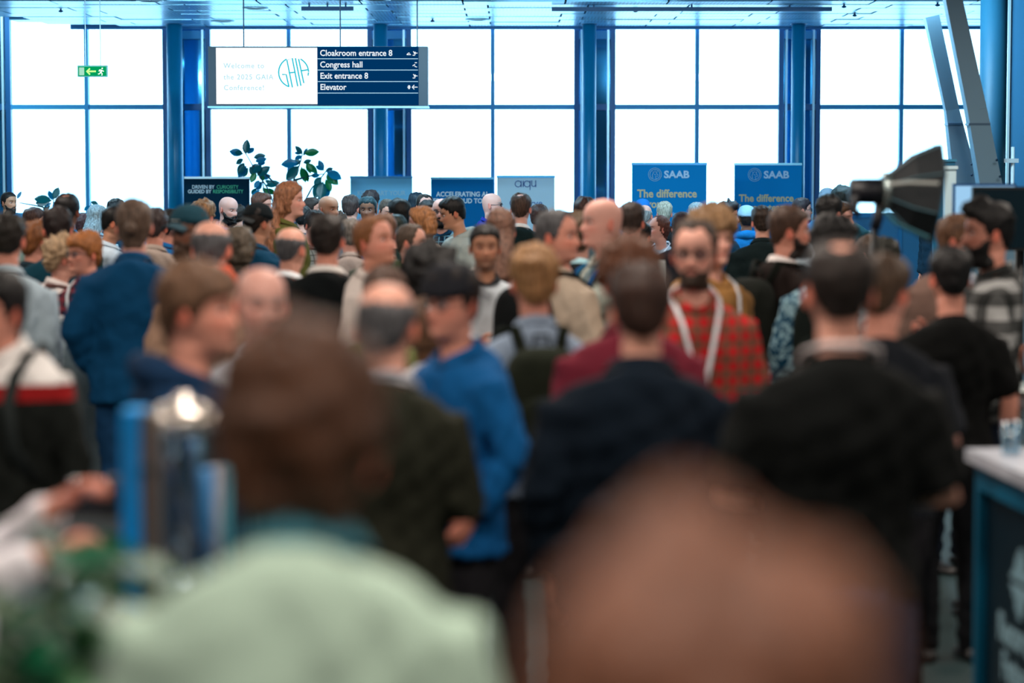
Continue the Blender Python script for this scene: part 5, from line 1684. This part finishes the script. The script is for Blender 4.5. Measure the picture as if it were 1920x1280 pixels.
wp = plain('white_paper', (226, 228, 230), .6); gl_ = glass_mat('drinking_glass', (200, 225, 235), .2, .05)
item('paper_cup', 'cup', 'white paper cup with an orange sleeve on the navy counter near its left end', on_counter(.14, .22), 'paper', wp, None, plain('orange_sleeve', (214, 120, 84), .6))
item('drinking_glass', 'glass', 'clear glass at the front edge of the navy counter', on_counter(.18, .08), 'glass', gl_)
item('paper_cup', 'cup', 'salmon paper cup further in on the navy counter', on_counter(.30, .22), 'paper', plain('salmon_paper', (212, 128, 108), .6))
item('water_bottle', 'bottle', 'small teal bottle on the navy counter behind the cups', on_counter(.10, .42), 'bottle', plain('teal_plastic', (40, 140, 165), .25), plain('white_cap', (225, 230, 232), .4))
item('water_bottle', 'bottle', 'dark bottle on the navy counter at the right edge of the picture', on_counter(.36, .36), 'bottle', plain('dark_bottle', (30, 50, 70), .2), plain('blue_cap', (30, 110, 180), .4))
# high white table behind the counter
D = 10.2
a = at(2010, 738, D)
t = tag(empty('bar_table', (a.x, D, 0)), 'white round bar table at the right edge behind the navy counter', 'table')
MB().lathe([(.27, a.z - .05), (.28, a.z - .045), (.28, a.z - .005), (.27, a.z)], 32).build('tabletop', plain('white_laminate', (208, 214, 226), .3), t, smooth=True)
MB().lathe([(.03, .02), (.03, a.z - .05)], 16).build('pedestal', plain('dark_pedestal', (30, 36, 40), .4), t, smooth=True)
MB().lathe([(.22, 0), (.22, .012), (.04, .022)], 24).build('foot_plate', plain('dark_pedestal', (30, 36, 40), .4), t, smooth=True)
t = tag(empty('serving_tray', (a.x - .09, D - .02, a.z)), 'round metal tray on the white bar table at the right edge', 'tray')
MB().lathe([(.20, .004), (.235, .03), (.24, .03), (.205, 0), (.01, 0)], 28).build('tray_dish', plain('tray_metal', (190, 205, 205), .25, .7), t, smooth=True)
t = tag(empty('drink_pitcher', (a.x - .11, D, a.z + .006)), 'copper brown pitcher standing in the metal tray', 'pitcher')
MB().lathe([(.055, 0), (.065, .02), (.06, .10), (.045, .20), (.05, .23), (.045, .23), (.04, .2), (.003, .02)], 22).build('vessel', plain('copper', (150, 88, 60), .3, .5), t, smooth=True)
MB().tube([(-.045, 0, .20), (-.10, 0, .19), (-.11, 0, .12), (-.06, 0, .05)], .009, 8).build('handle', plain('copper', (150, 88, 60), .3, .5), t, smooth=True)

# ================================================================== draped cocktail tables at the left
def drape_table(cx, ytop, D, label, r=.30, col=(128, 146, 154)):
    a = at(cx, ytop, D)
    t = tag(empty('cocktail_table', (a.x, D, 0)), label, 'table')
    n = 40; V = []; prof = [(1.0, a.z), (1.02, a.z - .03), (.80, a.z - .25), (.52, .55), (.55, .32), (.85, .05), (.95, .02)]
    for k, (q, z) in enumerate(prof):
        for j in range(n):
            an = 2 * PI * j / n
            V.append((r * q * math.cos(an) * (1 + (.07 * math.sin(an * 8) if 1 < k < 6 else 0)), r * q * math.sin(an) * (1 + (.07 * math.sin(an * 8) if 1 < k < 6 else 0)), z))
    MB().add(V, [f[::-1] for f in grid_faces(7, n)] + [tuple(range(n))]).build('table_cover', cloth(col), t, smooth=True)
    MB().lathe([(.25, 0), (.25, .015), (.03, .03), (.03, a.z - .05)], 20).build('pedestal', plain('dark_pedestal', (30, 36, 40), .4), t, smooth=True)
    return a
ta = drape_table(150, 637, 13.35, 'cocktail table with a grey stretch cover at the left')
item('paper_cup', 'cup', 'white paper cup with a dark lid on the grey cocktail table', (ta.x - .06, 13.2, ta.z), 'paper', wp, plain('dark_lid', (60, 74, 66), .5))
item('paper_cup', 'cup', 'pale teal paper cup on the left side of the grey cocktail table', (ta.x - .19, 13.25, ta.z), 'mug', plain('teal_cup', (90, 160, 175), .5))
item('paper_cup', 'cup', 'white cup on the right side of the grey cocktail table', (ta.x + .07, 13.28, ta.z), 'mug', wp)
# the cup held by the laughing person
for p in PEOPLE:
    if p['label'].startswith('laughing'):
        bpy.context.view_layer.update()
        W, d = p['hands'][1]
        q = p['root'].matrix_world @ Vector(tuple(W + d * .07 + np.array((-.02, -.03, -.03))))
        item('paper_cup', 'cup', 'white paper cup held by the laughing person in the plaid shirt', q, 'paper', wp)

# ================================================================== coffee bar at the lower left
bar_z = 1.06
t = tag(empty('coffee_bar', (-1.32, 5.75, 0)), 'dark coffee bar along the lower left with cups and machines on it', 'bar counter')
MB().box((-.95, -.42, 0), (.64, .38, bar_z - .04)).build('cabinet', plain('dark_bar_front', (16, 26, 34), .5), t)
MB().box((-1.0, -.46, bar_z - .04), (.68, .42, bar_z)).build('worktop', plain('dark_worktop', (30, 44, 52), .3), t)
def onbar(px, D):
    return Vector((at(px, 900, D).x, D, bar_z))
# polished metal urn
u = onbar(345, 5.62)
t = tag(empty('metal_urn', u), 'tall polished metal urn with a rounded lid at the lower left', 'drink urn')
H = 1.5 - bar_z + .03
chrome = plain('polished_steel', (150, 168, 182), .18, .9)
MB().lathe([(.075, 0), (.085, .01), (.085, .035), (.07, .045), (.078, .06), (.078, H - .10), (.082, H - .095), (.082, H - .085)], 32).build('urn_body', chrome, t, smooth=True)
MB().lathe([(.083, H - .085), (.080, H - .06), (.055, H - .03), (.02, H - .018), (.018, H - .005), (.003, H)], 32).build('urn_lid', plain('brushed_lid', (205, 196, 186), .25, .7), t, smooth=True)
for k, z in enumerate((.10, H - .16)):
    MB().tube([(-.02, -.078, z), (-.02, -.125, z)], .011, 10).build('tap', chrome, t, smooth=True)
    MB().ball((-.02, -.135, z), .020, 12, 8).build('knob', plain('black_knob', (16, 20, 22), .4), t, smooth=True)
v = onbar(258, 5.36)
t = tag(empty('water_dispenser', v), 'slim bright blue upright panel of a drinks dispenser left of the metal urn', 'dispenser')
MB().box((-.028, -.06, 0), (.018, .06, H - .015)).build('blue_side', plain('bright_blue_plastic', (0, 150, 235), .35), t)
MB().box((.018, -.06, 0), (.045, .06, H - .02)).build('steel_side', plain('warm_steel', (120, 108, 100), .35, .5), t)
for z in (.12, .33):
    MB().tube([(.032, -.06, z), (.032, -.085, z)], .012, 10).build('valve', plain('black_knob', (16, 20, 22), .4), t, smooth=True)
for i, (px, c) in enumerate(((385, (60, 140, 205)), (402, (190, 200, 215)), (420, (90, 180, 205)))):
    b = onbar(px, 5.5 + .02 * i)
    t = tag(empty('cup_tube', b), ['mid-blue', 'pale grey', 'light cyan'][i] + ' cup dispenser tube right of the metal urn', 'cup dispenser')
    MB().lathe([(.016, 0), (.016, .30), (.012, .305)], 16).build('tube_wall', plain('cup_tube_%d' % i, c, .3), t, smooth=True)
    MB().lathe([(.018, .0), (.018, .02)], 16).build('tube_foot', plain('black_knob', (16, 20, 22), .4), t, smooth=True)
cb = [tuple(at(x, y, 5.30)) for x, y in ((312, 860), (322, 905), (338, 950), (362, 1000), (392, 1038), (425, 1068), (440, 1090))]
cb.append((cb[-1][0] + .02, 5.32, bar_z + .008))
tag(MB().tube(cb, .007, 8).build('power_cable', plain('dark_blue_cable', (10, 40, 70), .5), None, smooth=True), 'dark cable running down in front of the metal urn', 'cable')
# espresso machine, cups, jug and paper cups
g = onbar(196, 5.80)
t = tag(empty('coffee_machine', g), 'low black and steel coffee machine under the reaching hands', 'coffee machine')
bk = plain('black_plastic', (12, 16, 26), .4)
MB().box((-.13, -.12, 0), (.13, .12, .045)).build('drip_tray', plain('brushed_steel', (120, 128, 130), .3, .8), t)
MB().box((-.12, .0, .045), (.12, .12, .20)).build('machine_body', bk, t)
MB().box((-.13, -.10, .12), (.13, .12, .15)).build('brew_shelf', plain('brushed_steel', (120, 128, 130), .3, .8), t)
MB().lathe([(.03, .15), (.045, .17), (.055, .24), (.05, .245), (.003, .235)], 20, (.05, .02, 0)).build('hopper', bk, t, smooth=True)
MB().tube([(-.04, -.10, .10), (-.04, -.22, .095)], .011, 10).build('handle', bk, t, smooth=True)
item('milk_jug', 'jug', 'glossy white-blue milk jug left of the coffee machine', onbar(146, 5.25), 'mug', plain('pale_blue_ceramic', (190, 238, 250), .2))
item('coffee_mug', 'cup', 'white cup on the bar at the far left below the hands', onbar(62, 5.75), 'mug', wp)
item('coffee_mug', 'cup', 'white cup next to the far left cup on the bar', onbar(84, 5.95), 'mug', wp)
item('glass_carafe', 'carafe', 'round clear glass carafe on the bar behind the reaching hand', onbar(140, 6.05), 'bottle', gl_)
# saucers stack
for k in range(5):
    tag(MB().lathe([(.03, 0), (.05, .003), (.07, .011), (.071, .013), (.05, .006), (.003, .003)], 24).build('saucer', wp, None, smooth=True),
        ['lowest', 'second', 'middle', 'fourth', 'topmost'][k] + ' saucer of the small stack on the bar right of the coffee machine', 'saucer', 'stacked saucers').location = onbar(285, 5.95) + Vector((0, 0, .008 * k))

# leafy pot plant close to the camera at the lower left
def herb():
    D = 3.55
    o = at(35, 1200, D); O = Vector((o.x, D, 0))
    t = tag(empty('leafy_plant', O), 'blurred leafy green pot plant in the bottom left corner', 'plant')
    MB().lathe([(.14, 0), (.16, .03), (.19, .80), (.20, .84), (.18, .84), (.17, .80), (.01, .79)], 24).build('pot', plain('planter_grey', (70, 76, 76), .6), t, smooth=True)
    r = random.Random(11)
    mats = [plain('herb_leaf_dark', (10, 92, 60), .4), plain('herb_leaf_mid', (44, 122, 66), .4), plain('herb_leaf_light', (116, 160, 104), .45)]
    ms = []
    for m_ in mats:
        mb = MB(); V = []
        for tt, w in [(0, .01), (.15, .15), (.4, .30), (.65, .27), (.88, .12), (1, .005)]:
            for q in (-1, 0, 1):
                V.append((tt, q * w, .06 * abs(q) - .25 * tt * tt))
        V = np.array(V); n = len(V); G = grid_faces(6, 3, False)
        me = mb.add(np.concatenate([V, V - np.array((0, 0, .01))]), G + [tuple(x + n for x in f[::-1]) for f in G]).mesh('leaf')
        me.materials.append(m_); ms.append(me)
    for s in range(18):
        an = r.uniform(0, 2 * PI); rad = r.uniform(.03, .17); zt = r.uniform(1.15, 1.52)
        tip = Vector((rad * math.cos(an) , rad * math.sin(an) * .8, zt))
        b = Vector((.06 * math.cos(an), .06 * math.sin(an), .79))
        mid = b.lerp(tip, .5) + Vector((0, 0, .05))
        MB().tube([tuple(b), tuple(mid), tuple(tip)], [.005, .004, .002], 6).build('stem', plain('herb_stem', (50, 84, 48), .6), t, smooth=True)
        for k in range(9):
            f = .35 + .65 * k / 8
            p_ = b.lerp(mid, f * 2) if f < .5 else mid.lerp(tip, f * 2 - 1)
            q = r.uniform(0, 2 * PI)
            L = r.uniform(.07, .11)
            lf = bpy.data.objects.new('leaf', ms[r.choice((0, 0, 1, 1, 2))]); COL.objects.link(lf); lf.parent = t
            lf.location = p_; lf.rotation_euler = (r.uniform(-.6, .6), r.uniform(-.5, .3), q); lf.scale = (L * 1.5, L * 1.5, L * 1.5)
herb()
